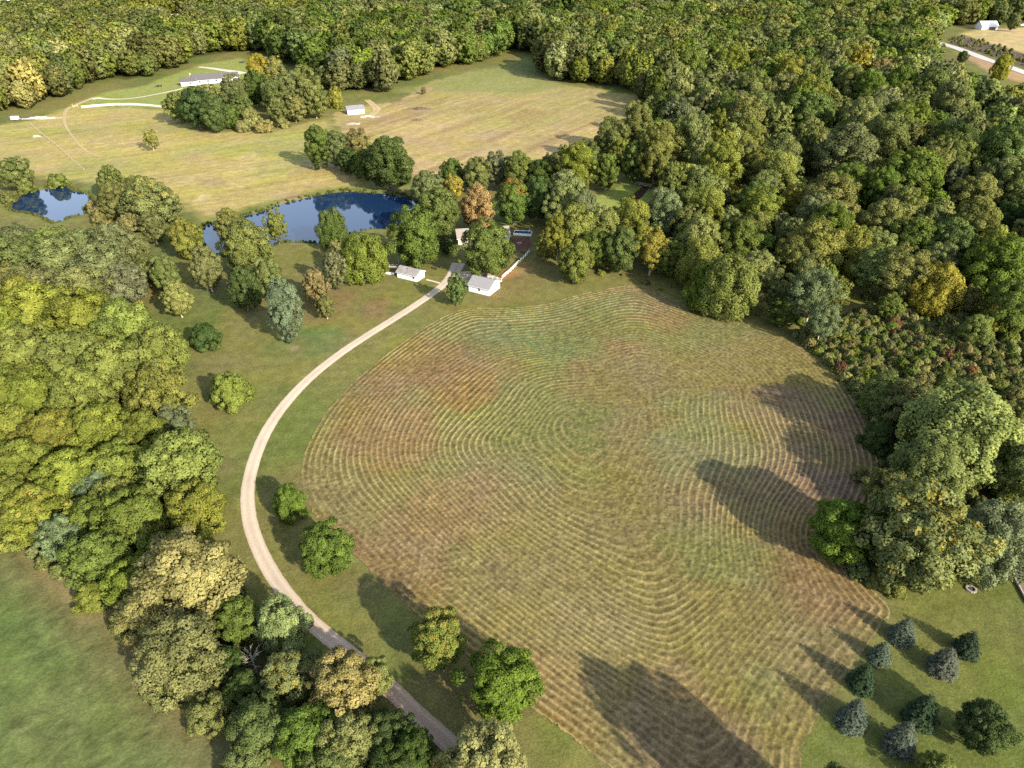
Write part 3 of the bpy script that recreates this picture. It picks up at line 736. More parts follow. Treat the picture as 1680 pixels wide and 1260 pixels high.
# ------------------------------------------------------------------ smaller things
p = ground(640, 449)
root = thing('rowboat', 'small white upturned hull lying on the grass beside the smaller shed', 'boat', (p[0], p[1], p[2]), R(-14))
b = MB(); secs = []
for i in range(11):
    t = i / 10; x = -1.9 + 3.8 * t; w = .62 * math.sin(math.pi * min(1, .25 + t * .76)) ** .7; h = .5 + .08 * (2 * t - 1) ** 2
    secs.append([(x, w * math.cos(a), max(0.02, h * math.sin(a)) ) for a in np.linspace(0, math.pi, 9)])
vs = [v for s_ in secs for v in s_]; fs = [(i * 9 + k, i * 9 + k + 1, (i + 1) * 9 + k + 1, (i + 1) * 9 + k) for i in range(10) for k in range(8)]
fs += [tuple(range(9)), tuple(range(90, 99))[::-1]]
b.add(vs, fs); b.build('hull', M['paint'], root, smooth=True)
b = MB(); b.beam((-1.75, 0, .55), (1.8, 0, .56), .05, .08); b.build('keel', M['greywood'], root)

p = ground(858, 384)
root = thing('swimming_pool', 'blue pool with a white rim beside the hidden house and the brick patio', 'pool', (p[0], p[1], p[2]), R(-8))
b = MB(); b.box(-3.4, 3.4, -1.6, 1.6, 0, .72); b.build('cover', M['pool'], root)
b = MB()
for x0, x1, y0, y1 in ((-3.6, 3.6, -1.8, -1.6), (-3.6, 3.6, 1.6, 1.8), (-3.6, -3.4, -1.6, 1.6), (3.4, 3.6, -1.6, 1.6)): b.box(x0, x1, y0, y1, 0, .85)
b.build('rim', M['whitetrim'], root)
p = ground(869, 382)
root = thing('corner_post', 'grey upright post at the pool corner next to the woods', 'post', tuple(p)); b = MB(); b.box(-.1, .1, -.1, .1, -.2, 2.6); b.box(-.14, .14, -.14, .14, 2.6, 2.68); b.build('post', M['greywood'], root)

def table_set(name, label, px, py, rz):
    p = ground(px, py); root = thing(name, label, 'table', tuple(p), rz)
    b = MB(); b.box(-.9, .9, -.4, .4, .7, .76); b.build('tabletop', M['wood'], root)
    for s in (-1, 1):
        b = MB(); b.box(-.9, .9, s * .75 - .14, s * .75 + .14, .42, .47); b.build('bench', M['wood'], root)
        b = MB(); b.beam((s * .6, -.75, 0), (s * .6, .3, .7), .06, .1); b.beam((s * .6, .75, 0), (s * .6, -.3, .7), .06, .1); b.build('leg', M['wood'], root)
table_set('picnic_table', 'wooden picnic table on the red patio inside the white board fence', 852, 401, R(30))
p = ground(861, 414)
root = thing('patio_shrub', 'pale flowering shrub at the patio end of the white board fence', 'shrub', tuple(p))
PATIO_SHRUB = root

p = ground(261.5, 142)
root = thing('trampoline', 'dark round trampoline on the lawn left of the long house'.replace(' left of', ' in front of'), 'trampoline', tuple(p))
b = MB(); b.lathe([(0, .86), (2.3, .86), (2.3, .83), (0, .83)], 24); b.build('mat', M['darkmetal'], root)
b = MB(); b.lathe([(2.3, .84), (2.3, .92), (2.65, .92), (2.65, .82), (2.3, .84)], 24); b.build('rim_pad', M['brick'], root)
for k in range(6):
    a = k * math.pi / 3; b = MB(); b.tube([(2.5 * math.cos(a), 2.5 * math.sin(a), 0), (2.5 * math.cos(a), 2.5 * math.sin(a), .84)], .05); b.build('leg', M['silver'], root)

def car(name, label, cat, px, py, rz, paint, L=4.6, W=1.8, h=1.45, s=1.0):
    p = ground(px, py); root = thing(name, label, cat, tuple(p), rz)
    prof = [(-L / 2, .35), (-L / 2, .8), (-L * .46, .92), (-L * .24, .98), (-L * .10, h), (L * .22, h), (L * .36, 1.0), (L * .49, .9), (L / 2, .7), (L / 2, .35)]
    b = MB(); n = len(prof); vs = []
    for y, k in ((-W / 2, 1), (W / 2, 1)):
        vs += [(x, y * (0.82 if z > 1.1 else 1.0), z) for x, z in prof]
    b.add(vs, [tuple(range(n))[::-1], tuple(range(n, 2 * n))] + [(i, (i + 1) % n, n + (i + 1) % n, n + i) for i in range(n)])
    b.build('body', paint, root)
    b = MB()
    for s_ in (-1, 1):
        yy = s_ * W / 2
        b.add([(-L * .19, yy * .985, 1.02), (L * .30, yy * .985, 1.02), (L * .19, yy * .86, h - .06), (-L * .09, yy * .86, h - .06)], [(0, 1, 2, 3)])
    b.add([(-L * .235, -W * .40, 1.01), (-L * .235, W * .40, 1.01), (-L * .108, W * .36, h - .04), (-L * .108, -W * .36, h - .04)], [(0, 1, 2, 3)])
    b.add([(L * .355, -W * .40, 1.04), (L * .355, W * .40, 1.04), (L * .228, W * .36, h - .02), (L * .228, -W * .36, h - .02)], [(0, 1, 2, 3)])
    b.build('window', M['pane'], root)
    for sx in (-.31, .31):
        for sy in (-1, 1):
            b = MB(); cx_ = L * sx; cy_ = sy * (W / 2 - .08)
            vs = [(cx_ + .33 * math.cos(a), cy_ + e, .33 + .33 * math.sin(a)) for e in (-.11, .11) for a in np.linspace(0, 2 * math.pi, 14, endpoint=False)]
            b.add(vs, [tuple(range(14)), tuple(range(14, 28))[::-1]] + [(i, (i + 1) % 14, 14 + (i + 1) % 14, 14 + i) for i in range(14)])
            b.build('wheel', M['rubber'], root)
    return root
car('parked_van', 'white van parked at the thicket edge near the small barn', 'van', 487, 197, R(-20), M['paint'], 5.6, 2.1, 2.2)
car('parked_car', 'dark car parked on the upper drive behind the long house', 'car', 397, 103, R(15), M['blackpaint'])
car('white_car', 'white car near the photo edge beyond the tan field and the farmhouse', 'car', 1677, 42, R(5), M['paint'], 5.5, 2.2, 2.0)

def trailer(name, label, px, py, rz, L, W, H, mat):
    p = ground(px, py); root = thing(name, label, 'trailer', tuple(p), rz)
    b = MB(); b.box(-L / 2, L / 2, -W / 2, W / 2, .55, H)
    b.box(-L / 2 + .05, L / 2 - .05, -W / 2 - .03, W / 2 + .03, .5, .62); b.build('box', mat, root)
    for sy in (-1, 1):
        b = MB(); b.lathe([(0, -.1), (.36, -.1), (.36, .1), (0, .1)], 14); w = b.build('wheel', M['rubber'], root)
        w.rotation_euler = (R(90), 0, 0); w.location = (0, sy * (W / 2 + .12), .36)
    b = MB(); b.beam((L / 2, .4, .5), (L / 2 + 1.3, 0, .5), .08, .08); b.beam((L / 2, -.4, .5), (L / 2 + 1.3, 0, .5), .08, .08); b.build('hitch', M['darkmetal'], root)
    return root
trailer('box_trailer', 'small white box trailer parked below the woods by the meadow corner', 25.5, 197, R(5), 4.2, 2.1, 2.3, M['paint'])
def pile(name, label, cat, px, py, L, W, H, n, mat, seed, rz=0.0, plank=False, lo=.8, hi=2.6):
    r = random.Random(seed); p = ground(px, py); root = thing(name, label, cat, (p[0], p[1], p[2]), rz)
    b = MB()
    for _ in range(n):
        x = r.gauss(0, .33) * L / 2 * 1.6; y = r.gauss(0, .33) * W / 2 * 1.6
        k = max(0, 1 - (2 * x / L) ** 2 - (2 * y / W) ** 2)
        z = r.random() * H * k + .1; a = r.random() * 6.28 if not plank else r.gauss(0, .06); l = r.uniform(lo, hi)
        d = Vector((math.cos(a), math.sin(a), r.gauss(0, .25) if not plank else 0)) * l / 2
        c = Vector((x, y, z))
        if plank: b.beam(c - d, c + d, r.uniform(.2, .4), .08)
        else: b.tube([c - d, c + Vector((0, 0, .1)), c + d], [r.uniform(.05, .16)] * 3, 5)
    b.build('pile', mat, root); return root
pile('lumber_stack', 'long pale stack of boards lying by the head of the pasture fence', 'lumber', 68, 194.5, 17, 3, 1.3, 90, M['stoneblock'], 3, R(8), True, 3, 6)
pile('brush_pile', 'larger heap of dead branches on the far field right of the barn'.replace(' right of', ' beyond'), 'brush pile', 690, 179, 15, 5, 1.6, 170, M['stick'], 4, R(-4))
pile('brush_pile', 'smaller dark heap of branches on the far field below the larger heap', 'brush pile', 683, 197, 6, 3, 1.1, 70, M['stick'], 6)
pile('brush_pile', 'loose scatter of grey sticks on the grass just below the barn', 'brush pile', 580, 204, 8, 3, .6, 60, M['greywood'], 7, R(15))
pile('rubble_heap', 'pale heap of sheets and rubble against the front of the barn', 'rubble', 604, 192, 9, 4, 1.2, 80, M['stoneblock'], 8, 0, True, .8, 2.0)
pile('brush_pile', 'small grey pile of sticks on the dry slope beside the pasture fence', 'brush pile', 60, 225, 4, 2.5, .9, 40, M['greywood'], 9)

p = ground(1593, 967)
root = thing('fire_pit', 'round stone fire pit full of ash alone on the green lawn', 'fire pit', tuple(p))
b = MB(); rr_ = random.Random(2)
for k in range(13):
    a = k * 2 * math.pi / 13; c = Vector((math.cos(a), math.sin(a), 0)) * .8; t_ = Vector((-math.sin(a), math.cos(a), 0)) * .17
    b.beam(c - t_ + Vector((0, 0, .13)), c + t_ + Vector((0, 0, .13)), rr_.uniform(.26, .36), rr_.uniform(.28, .36))
b.build('stone_ring', M['stone'], root)
b = MB(); b.lathe([(0, .12), (.4, .10), (.68, .04), (.68, -.1)], 16); b.build('ash_bed', M['ash'], root)

p = ground(1684, 965)
root = thing('flower_bed', 'raised brick edged flower bed with red mulch at the edge of the green lawn', 'flower bed', tuple(p), R(80))
b = MB(); b.box(-4, 4, -1.2, 1.2, -.2, .35); b.build('mulch', M['bark'], root)
b = MB()
for x0, x1, y0, y1 in ((-4.3, 4.3, -1.5, -1.2), (-4.3, 4.3, 1.2, 1.5), (-4.3, -4, -1.2, 1.2), (4, 4.3, -1.2, 1.2)): b.box(x0, x1, y0, y1, -.2, .48)
b.build('edging', M['stone'], root)

A = ground(1043, 303); B = ground(1084, 311)
root = thing('boardwalk', 'narrow pale plank footbridge crossing the brown pond in the woodland clearing', 'footbridge', tuple(A), math.atan2(B[1] - A[1], B[0] - A[0])); Lb = float(np.hypot(*(B - A)[:2]))
b = MB()
for k in range(int(Lb / .3)): b.box(k * .3, k * .3 + .26, -.6, .6, .5, .56)
b.build('deck', M['wood'], root)
for s_ in (-1, 1):
    b = MB(); b.box(0, Lb, s_ * .6 - .04, s_ * .6 + .04, 1.3, 1.42)
    for k in range(int(Lb / 2) + 1): b.box(k * 2 - .05, k * 2 + .05, s_ * .6 - .05, s_ * .6 + .05, -.8, 1.3)
    b.build('railing', M['wood'], root)
#@@TREES
# ------------------------------------------------------------------ foliage: crowns of many small leaf faces set on lumps
def leaf_cloud(rg, lobes, n, ls, upb=0.25, rand=0.75, core=0.08, wn=(.32, .42, .48)):
    """lobes (k,5): x,y,z,r,stretch. returns verts, quads, normals, rnd"""
    lobes = np.asarray(lobes); k = len(lobes)
    wts = lobes[:, 3] ** 2; wts /= wts.sum()
    m = int(n * 2.6)
    li = rg.choice(k, m, p=wts)
    d = rg.normal(size=(m, 3)); d /= np.linalg.norm(d, axis=1)[:, None]
    c0 = np.array([0, 0, lobes[:, 2].mean()])
    outw = lobes[li, :3] - c0; outw /= np.linalg.norm(outw, axis=1)[:, None] + 1e-6
    outw[:, 2] += 0.35
    acc = rg.random(m) < np.clip(0.45 + 0.6 * (d * outw).sum(1), 0.05, 1)
    li = li[acc]; d = d[acc]
    rad = lobes[li, 3] * (0.62 + 0.60 * rg.random(len(li)) ** 0.8)
    st = np.ones((len(li), 3)); st[:, 2] = lobes[li, 4]
    p = lobes[li, :3] + d * rad[:, None] * st
    ok = np.ones(len(p), bool)
    for j in range(k):
        q = (p - lobes[j, :3]) / np.array([1, 1, lobes[j, 4]])
        ins = (np.einsum('ij,ij->i', q, q) < (0.74 * lobes[j, 3]) ** 2) & (li != j)
        ok &= ~(ins & (rg.random(len(p)) < 0.93))
    p = p[ok][:n]; li = li[ok][:n]; d = d[ok][:n]
    nn = d * 1.0 + rg.normal(size=d.shape) * rand * 0.6; nn[:, 2] += upb
    nn /= np.linalg.norm(nn, axis=1)[:, None]
    lr = rg.random(k)
    rnd = np.clip(0.45 * lr[li] + 0.55 * rg.random(len(li)), 0, 1)
    size = ls * (0.6 + 0.8 * rg.random(len(li)))
    if core:
        mc = int(n * core); ci = rg.choice(k, mc)
        pc = c0 + (lobes[ci, :3] - c0) * (rg.random((mc, 1)) ** 0.6) * 0.8 + rg.normal(size=(mc, 3)) * lobes[ci, 3:4] * 0.2
        nc = rg.normal(size=(mc, 3)); nc /= np.linalg.norm(nc, axis=1)[:, None]
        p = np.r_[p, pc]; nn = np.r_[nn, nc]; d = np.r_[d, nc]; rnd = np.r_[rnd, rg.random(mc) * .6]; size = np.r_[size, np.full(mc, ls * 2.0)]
    t = np.cross(nn, rg.normal(size=nn.shape)); t /= np.linalg.norm(t, axis=1)[:, None] + 1e-9
    b = np.cross(nn, t)
    a1 = size[:, None] * 0.55; a2 = size[:, None] * (0.32 + 0.16 * rg.random((len(p), 1)))
    v = np.stack([p - t * a1, p - b * a2 + t * a1 * .15, p + t * a1, p + b * a2 + t * a1 * .15], 1)
    v[:, 0] -= nn * size[:, None] * 0.12; v[:, 2] -= nn * size[:, None] * 0.18
    ow = np.r_[outw[acc][ok][:n], d[len(li):]]
    sn = ow * wn[0] + d * wn[1] + nn * wn[2]; sn /= np.linalg.norm(sn, axis=1)[:, None]
    return v.reshape(-1, 3), np.arange(len(p) * 4).reshape(-1, 4), np.repeat(sn, 4, 0), np.repeat(rnd, 4)

def cloud_mesh(name, mat, args):
    v, f, n, r = args
    me = make_mesh(name, v, f, True)
    fattr(me, 'rnd', r)
    me.normals_split_custom_set_from_vertices(n.astype(np.float32).tolist())
    me.materials.append(mat)
    return me

def crown_lobes(rg, kind):
    """lumps of a crown one unit wide"""
    H = {'L': 1.12, 'T': 1.8, 'U': 1.05, 'S': 1.45, 'B': 0.72, 'V': 1.25}[kind]
    z0 = {'L': .14, 'T': .10, 'U': .08, 'S': .22, 'B': -.02, 'V': .16}[kind] * H
    out = []
    n = {'L': 84, 'T': 84, 'U': 84, 'S': 48, 'B': 54, 'V': 72}[kind]
    off = rg.random(4) * 6.28; am = rg.uniform(.05, .13, 4)
    for i in range(n):
        t = (i + .5) / n; t = np.clip(t + rg.normal() * .03, 0.01, .99)
        a = i * 2.39996 + rg.normal() * .25
        s = t if kind != 'B' else t * .9 + .08
        prof = {'L': math.sin(math.pi * min(1, .10 + .86 * s)) ** .55, 'T': math.sin(math.pi * (.10 + .84 * s)) ** .7,
                'U': math.sin(math.pi * (.20 + .74 * s)) ** .55, 'S': math.sin(math.pi * (.12 + .82 * s)) ** .6,
                'B': math.cos(math.pi / 2 * s * .92) ** .5, 'V': math.sin(math.pi * (.06 + .84 * s ** .8)) ** .7}[kind]
        lob = 1 + sum(am[k] * math.sin((k + 1) * a + off[k] + 2.5 * t * k) for k in range(4))
        rr = 0.5 * prof * lob
        rl = rg.uniform(.05, .135) * (.72 if kind in 'T' else 1) * (1 - .25 * t)
        r = max(0, rr - rl * .75) * rg.uniform(.80, 1.0)
        z = z0 + (H - z0) * (s * .93) + rg.normal() * .02
        z = min(z, H - rl * .8)
        out.append((r * math.cos(a), r * math.sin(a), z, rl, {'U': 1.5, 'T': 1.2}.get(kind, .85)))
    for _ in range(n // 3):
        a = rg.random() * 6.28; t = rg.uniform(.2, .75); r = .5 * rg.uniform(.1, .45)
        out.append((r * math.cos(a), r * math.sin(a), z0 + (H - z0) * t, rg.uniform(.12, .17), 1))
    return np.array(out), H

def trunk_mesh(name, rg, H, mat, bare=False):
    b = MB(); lean = rg.normal(size=2) * .02
    top = .62 * H
    pts = [(0, 0, -.04), (lean[0] * .3, lean[1] * .3, .1 * H), (lean[0], lean[1], .35 * H), (lean[0] * 2, lean[1] * 2, top), (lean[0] * 2.5, lean[1] * 2.5, .86 * H)]
    b.tube(pts, [.034, .025, .020, .012, .004], 7)
    for i in range(11 if not bare else 20):
        t = rg.uniform(.22, .8); a = i * 2.4 + rg.normal() * .3; z = t * H * .9; l = (.42 - .25 * t) * rg.uniform(.7, 1.1)
        p0 = np.array([lean[0] * t, lean[1] * t, z]); dr = np.array([math.cos(a), math.sin(a), .75 + .5 * t])
        p1 = p0 + dr * l * .5; p2 = p0 + dr * l + np.array([0, 0, l * .25])
        b.tube([p0, p1, p2], [.011 * (1.2 - t), .007 * (1.2 - t), .002], 5)
        if bare:
            for _ in range(4):
                q = p0 + (p2 - p0) * rg.uniform(.35, .95); e = q + dr * l * .35 + rg.normal(size=3) * l * .25
                b.tube([q, (q + e) / 2 + rg.normal(size=3) * .01, e], [.004, .003, .001], 4)
    me = bpy.data.meshes.new(name); me.from_pydata(b.v, [], b.f); me.update(); me.materials.append(mat)
    return me

CR = {}; TR = {}
def variants(lod, kind, count, n, ls):
    for i in range(count):
        rg = np.random.default_rng(1000 + ord(kind) * 37 + i * 11 + {'near': 0, 'mid': 5000, 'far': 9000}[lod])
        lb, H = crown_lobes(rg, kind)
        kw = dict(upb=.25)
        if kind == 'S': kw['core'] = .03
        if lod == 'far': kw['wn'] = (.55, .45, .25)
        if kind == 'U': kw['upb'] = .45
        nn = int(n * {'S': .62, 'B': .8, 'T': 1.1}.get(kind, 1))
        args = leaf_cloud(rg, lb, nn, ls, **kw)
        CR.setdefault((lod, kind), []).append((args, H, i))
        if lod != 'far':
            TR.setdefault((lod, kind), []).append(trunk_mesh('trunk', rg, H, M['palebark'] if kind in 'SV' else M['bark']))
for k_, c_ in (('L', 4), ('T', 2), ('U', 3), ('S', 3), ('B', 2), ('V', 3)):
    variants('near', k_, c_, 27000, .0285)
for k_, c_ in (('L', 4), ('T', 3), ('U', 2), ('S', 3), ('B', 3), ('V', 3)):
    variants('mid', k_, c_, 11000, .044)
for k_, c_ in (('L', 4), ('T', 1), ('V', 2), ('B', 2)):
    variants('far', k_, c_, 3200, .074)
MESHES = {}
def crown_data(lod, kind, i, mat):
    key = (lod, kind, i, mat.name)
    if key not in MESHES:
        MESHES[key] = cloud_mesh('crown', mat, CR[(lod, kind)][i][0])
    return MESHES[key]

PAL = {'YG': ((0.132, 0.146, 0.032), 'yellow green'), 'LG': ((0.090, 0.122, 0.024), 'fresh green'), 'DG': ((0.046, 0.066, 0.020), 'dark green'),
       'MG': ((0.074, 0.096, 0.026), 'mid green'), 'OL': ((0.106, 0.118, 0.038), 'olive'), 'GO': ((0.104, 0.114, 0.048), 'grey olive'),
       'BG': ((0.102, 0.130, 0.060), 'silvery green'), 'PY': ((0.190, 0.182, 0.064), 'pale yellowish'), 'YE': ((0.215, 0.195, 0.034), 'yellow'),
       'OR': ((0.210, 0.138, 0.055), 'orange'), 'BR': ((0.142, 0.126, 0.050), 'brownish'), 'PG': ((0.140, 0.158, 0.052), 'pale green'), 'RD': ((0.13, 0.070, 0.040), 'red')}
rnd = random.Random(77)
TREES = []          # x, y, crown width, for keeping the woods clear of the placed trees
SHAPE = {'L': 'round', 'T': 'tall', 'U': 'upswept', 'S': 'thin', 'B': 'bushy', 'V': 'oval'}

def solve(cx, cy, w, ratio):
    """base, crown width and height of a tree whose crown centre is seen at a pixel"""
    zc = 150.0; up = 6.0
    for _ in range(8):
        p = ground(cx, cy, up); Z = p[2] + up
        zc = project(p[0], p[1], Z)[2]
        W = w * zc / F_PX; H = W * ratio; up = H * .56
    return p, W, H

def put_tree(name, cat, p, W, H, kind, col, label, group=None, lod='near', leaf='leaf', jitter=True):
    root = thing(name, label, cat, (p[0], p[1], p[2]), rnd.random() * 6.28, group)
    vs = CR[(lod, kind)]; i = rnd.randrange(len(vs)); hh = vs[i][1]
    base = np.array(PAL[col][0]) * (1.12 if col in ('YG', 'PY', 'YE', 'LG') else 1.28)
    if jitter: base = base * np.array([rnd.uniform(.92, 1.08), rnd.uniform(.95, 1.05), rnd.uniform(.8, 1.2)]) * rnd.uniform(.9, 1.1)
    s = (W, W, H / hh)
    if kind != 'B':
        t = link('trunk', TR[(lod, kind)][i], None, root); t.scale = s
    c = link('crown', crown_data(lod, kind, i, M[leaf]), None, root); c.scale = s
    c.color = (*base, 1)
    TREES.append((p[0], p[1], W))
    return root

def hand(rows, name='broadleaf_tree', cat='tree', group=None):
    for r in rows:
        cx, cy, w, ratio, kind, col, label = r[:7]
        leaf = r[7] if len(r) > 7 else 'leaf'
        p, W, H = solve(cx, cy, w, ratio)
        nm, ct = (name, cat) if kind != 'B' else ('shrub', 'shrub')
        put_tree(nm, ct, p, W, H, kind, col, label, group, 'near' if w > 46 else 'mid', leaf)

ONES = 'zero one two three four five six seven eight nine ten eleven twelve thirteen fourteen fifteen sixteen seventeen eighteen nineteen'.split()
def say(n):
    n = max(0, min(99, int(round(n))))
    return ONES[n] if n < 20 else 'twenty thirty forty fifty sixty seventy eighty ninety'.split()[n // 10 - 2] + ('-' + ONES[n % 10] if n % 10 else '')
def where(cx, cy): return f'{say(cx / 16.8)} percent across, {say(cy / 12.6)} percent down'
def auto(rows, zone, group):
    hand([(r[0], r[1], r[2], r[3], r[4], r[5], f'{PAL[r[5]][1]} {SHAPE[r[4]]} tree in {zone}, {where(r[0], r[1])}'.replace(' tree', ' shrub' if r[4] == 'B' else ' tree'), *r[6:]) for r in rows], group=group)

# trees standing alone or in twos and threes on the lawns
hand([
    (464, 500, 62, 2.0, 'T', 'BG', 'tall silvery green tree with bare lower trunk alone on the lawn beside the driveway bend'),
    (334, 549, 56, .75, 'B', 'DG', 'low dark green bush alone on the lawn between the tall silvery tree and the woods'),
    (375, 635, 70, .85, 'B', 'YG', 'rounded yellow green bush on the lawn where the driveway starts to straighten'),
    (473, 822, 58, 1.1, 'U', 'LG', 'smaller of two green trees between the driveway bend and the hayfield edge'),
    (532, 897, 92, 1.05, 'L', 'LG', 'larger of two green trees between the driveway bend and the hayfield edge'),
    (718, 1048, 98, 1.25, 'V', 'YG', 'yellowing tree on the grass strip between lower driveway and hayfield', 'leaf_gold'),
    (824, 1116, 124, 1.05, 'L', 'LG', 'bright green tree on the hayfield edge just below the yellowing one'),
    (748, 470, 34, 1.9, 'T', 'MG', 'slim young tree beside the driveway in front of the grey roofed garage'),
    (797, 404, 86, 1.15, 'L', 'MG', 'big green maple with orange tinged top standing in front of the hidden house'),
    (783, 336, 58, 1.3, 'L', 'OR', 'bronze orange maple behind the hidden house'),
    (842, 328, 58, 1.3, 'L', 'LG', 'green maple whose top has turned orange, behind the patio', 'leaf_orange'),
    (796, 372, 40, 1.0, 'L', 'OR', 'small orange crown squeezed between the bronze maple and the big green maple'),
    (683, 385, 86, 1.25, 'L', 'MG', 'big dense green tree directly behind the smaller white shed'),
    (722, 345, 72, 1.2, 'L', 'MG', 'mid green tree between the big tree behind the shed and the bronze maple'),
    (733, 400, 30, 1.1, 'L', 'DG', 'small dark tree in shade between the shed tree and the hidden house'),
    (597, 418, 82, .95, 'U', 'YG', 'spreading yellow green tree with upswept twigs on the lawn beside the shed'),
    (545, 372, 52, 1.25, 'U', 'LG', 'fresh green tree on the near bank of the big pond'),
    (547, 437, 40, 1.9, 'T', 'GO', 'slender grey olive tree on the lawn beside the spreading yellow green one'),
    (518, 466, 46, 1.3, 'V', 'BR', 'brownish thin crowned tree on the lawn beside the slender grey olive one'),
    (534, 502, 34, 1.25, 'V', 'OL', 'small olive tree at the lower end of the lawn trio near the driveway'),
    (548, 402, 26, .9, 'B', 'BR', 'brown bush under the fresh green tree by the pond'),
    (290, 488, 52, 1.25, 'V', 'PY', 'pale yellowish tree with white trunk where the lawn meets the pond woods'),
    (270, 446, 50, 1.35, 'V', 'OL', 'olive tree just above the pale yellowish white trunked tree'),
    (338, 437, 54, 1.5, 'V', 'OL', 'upright olive tree on the lawn between the pale one and the dense dark pair'),
    (398, 470, 60, 1.3, 'L', 'DG', 'dark based dense tree just uphill of the tall silvery tree'),
    (440, 452, 54, 1.4, 'V', 'OL', 'olive tree touching the dense dark tree above the tall silvery tree'),
    (402, 402, 82, 1.15, 'L', 'OL', 'broad olive green tree on the near shore of the big pond'),
    (376, 368, 50, 1.2, 'L', 'OL', 'yellow topped tree at the pond shore behind the broad olive one', 'leaf_gold'),
    (452, 366, 38, 1.7, 'T', 'OL', 'narrow tree standing against the blue water of the big pond'),
    (304, 388, 58, 1.2, 'L', 'YG', 'yellow olive tree left between the two ponds'.replace(' left', ''), 'leaf_gold'),
    (247, 227, 24, 1.5, 'S', 'PY', 'small pale tree alone in the middle of the upper meadow', 'leaf_gold'),
    (1645, 108, 30, 1.2, 'U', 'YE', 'bright yellow tree beside the farm road'),
    (1580, 92, 17, 1.1, 'L', 'DG', 'small dark round tree on the verge of the farm road'),
    (1664, 34, 20, 1.4, 'V', 'OL', 'small lone tree on the grass near the farmhouse'),
    (550, 158, 26, 1.3, 'U', 'YE', 'bright yellow green young tree at the wood edge near the parked van'),
    (695, 148, 10, 1.2, 'V', 'BR', 'tiny bare brown sapling near the far field wood edge'),
    (1540, 1262, 62, .9, 'L', 'YG', 'yellow green crown cut by the bottom edge below the spruces'),
    (1617, 1188, 84, 1.2, 'L', 'DG', 'dark green broadleaf tree on the lawn beside the spruces'),
])
# the two tall trees and dense pair by the big pond, upper side
auto([(520, 236, 50, 1.5, 'T', 'MG'), (553, 243, 48, 1.3, 'V', 'OL'), (588, 240, 54, 1.2, 'V', 'BR'), (635, 264, 86, 1.0, 'L', 'DG'), (600, 268, 46, 1.1, 'L', 'MG'), (572, 262, 40, 1.1, 'L', 'DG')], 'the pond head clump', 'trees at the head of the big pond')
# narrow wood between the far field and the house
auto([(700, 306, 56, 1.05, 'L', 'GO'), (742, 303, 36, 1.1, 'L', 'YE', 'leaf_gold'), (742, 282, 44, 1.1, 'L', 'MG'), (782, 283, 50, 1.2, 'L', 'OL'), (815, 275, 50, 1.2, 'V', 'GO'), (850, 280, 54, 1.3, 'V', 'OL'), (883, 322, 54, 1.4, 'L', 'DG'),
      (884, 288, 50, 1.2, 'L', 'DG'), (905, 275, 44, 1.3, 'V', 'GO'), (945, 272, 64, 1.55, 'T', 'YG'), (930, 315, 50, 1.3, 'V', 'YG'), (962, 258, 50, 1.4, 'T', 'OL'), (995, 278, 42, 1.5, 'V', 'MG'), (1002, 228, 58, 1.35, 'V', 'OL'), (1045, 205, 66, 1.35, 'V', 'OL'),
      (1076, 250, 58, 1.8, 'T', 'YG'), (1098, 272, 34, 1.1, 'V', 'BR'), (1040, 262, 46, 1.5, 'V', 'MG'), (1047, 262, 14, 2.4, 'T', 'RD'), (1020, 250, 40, 1.3, 'V', 'YG')], 'the narrow wood', 'trees of the wood strip between far field and house')
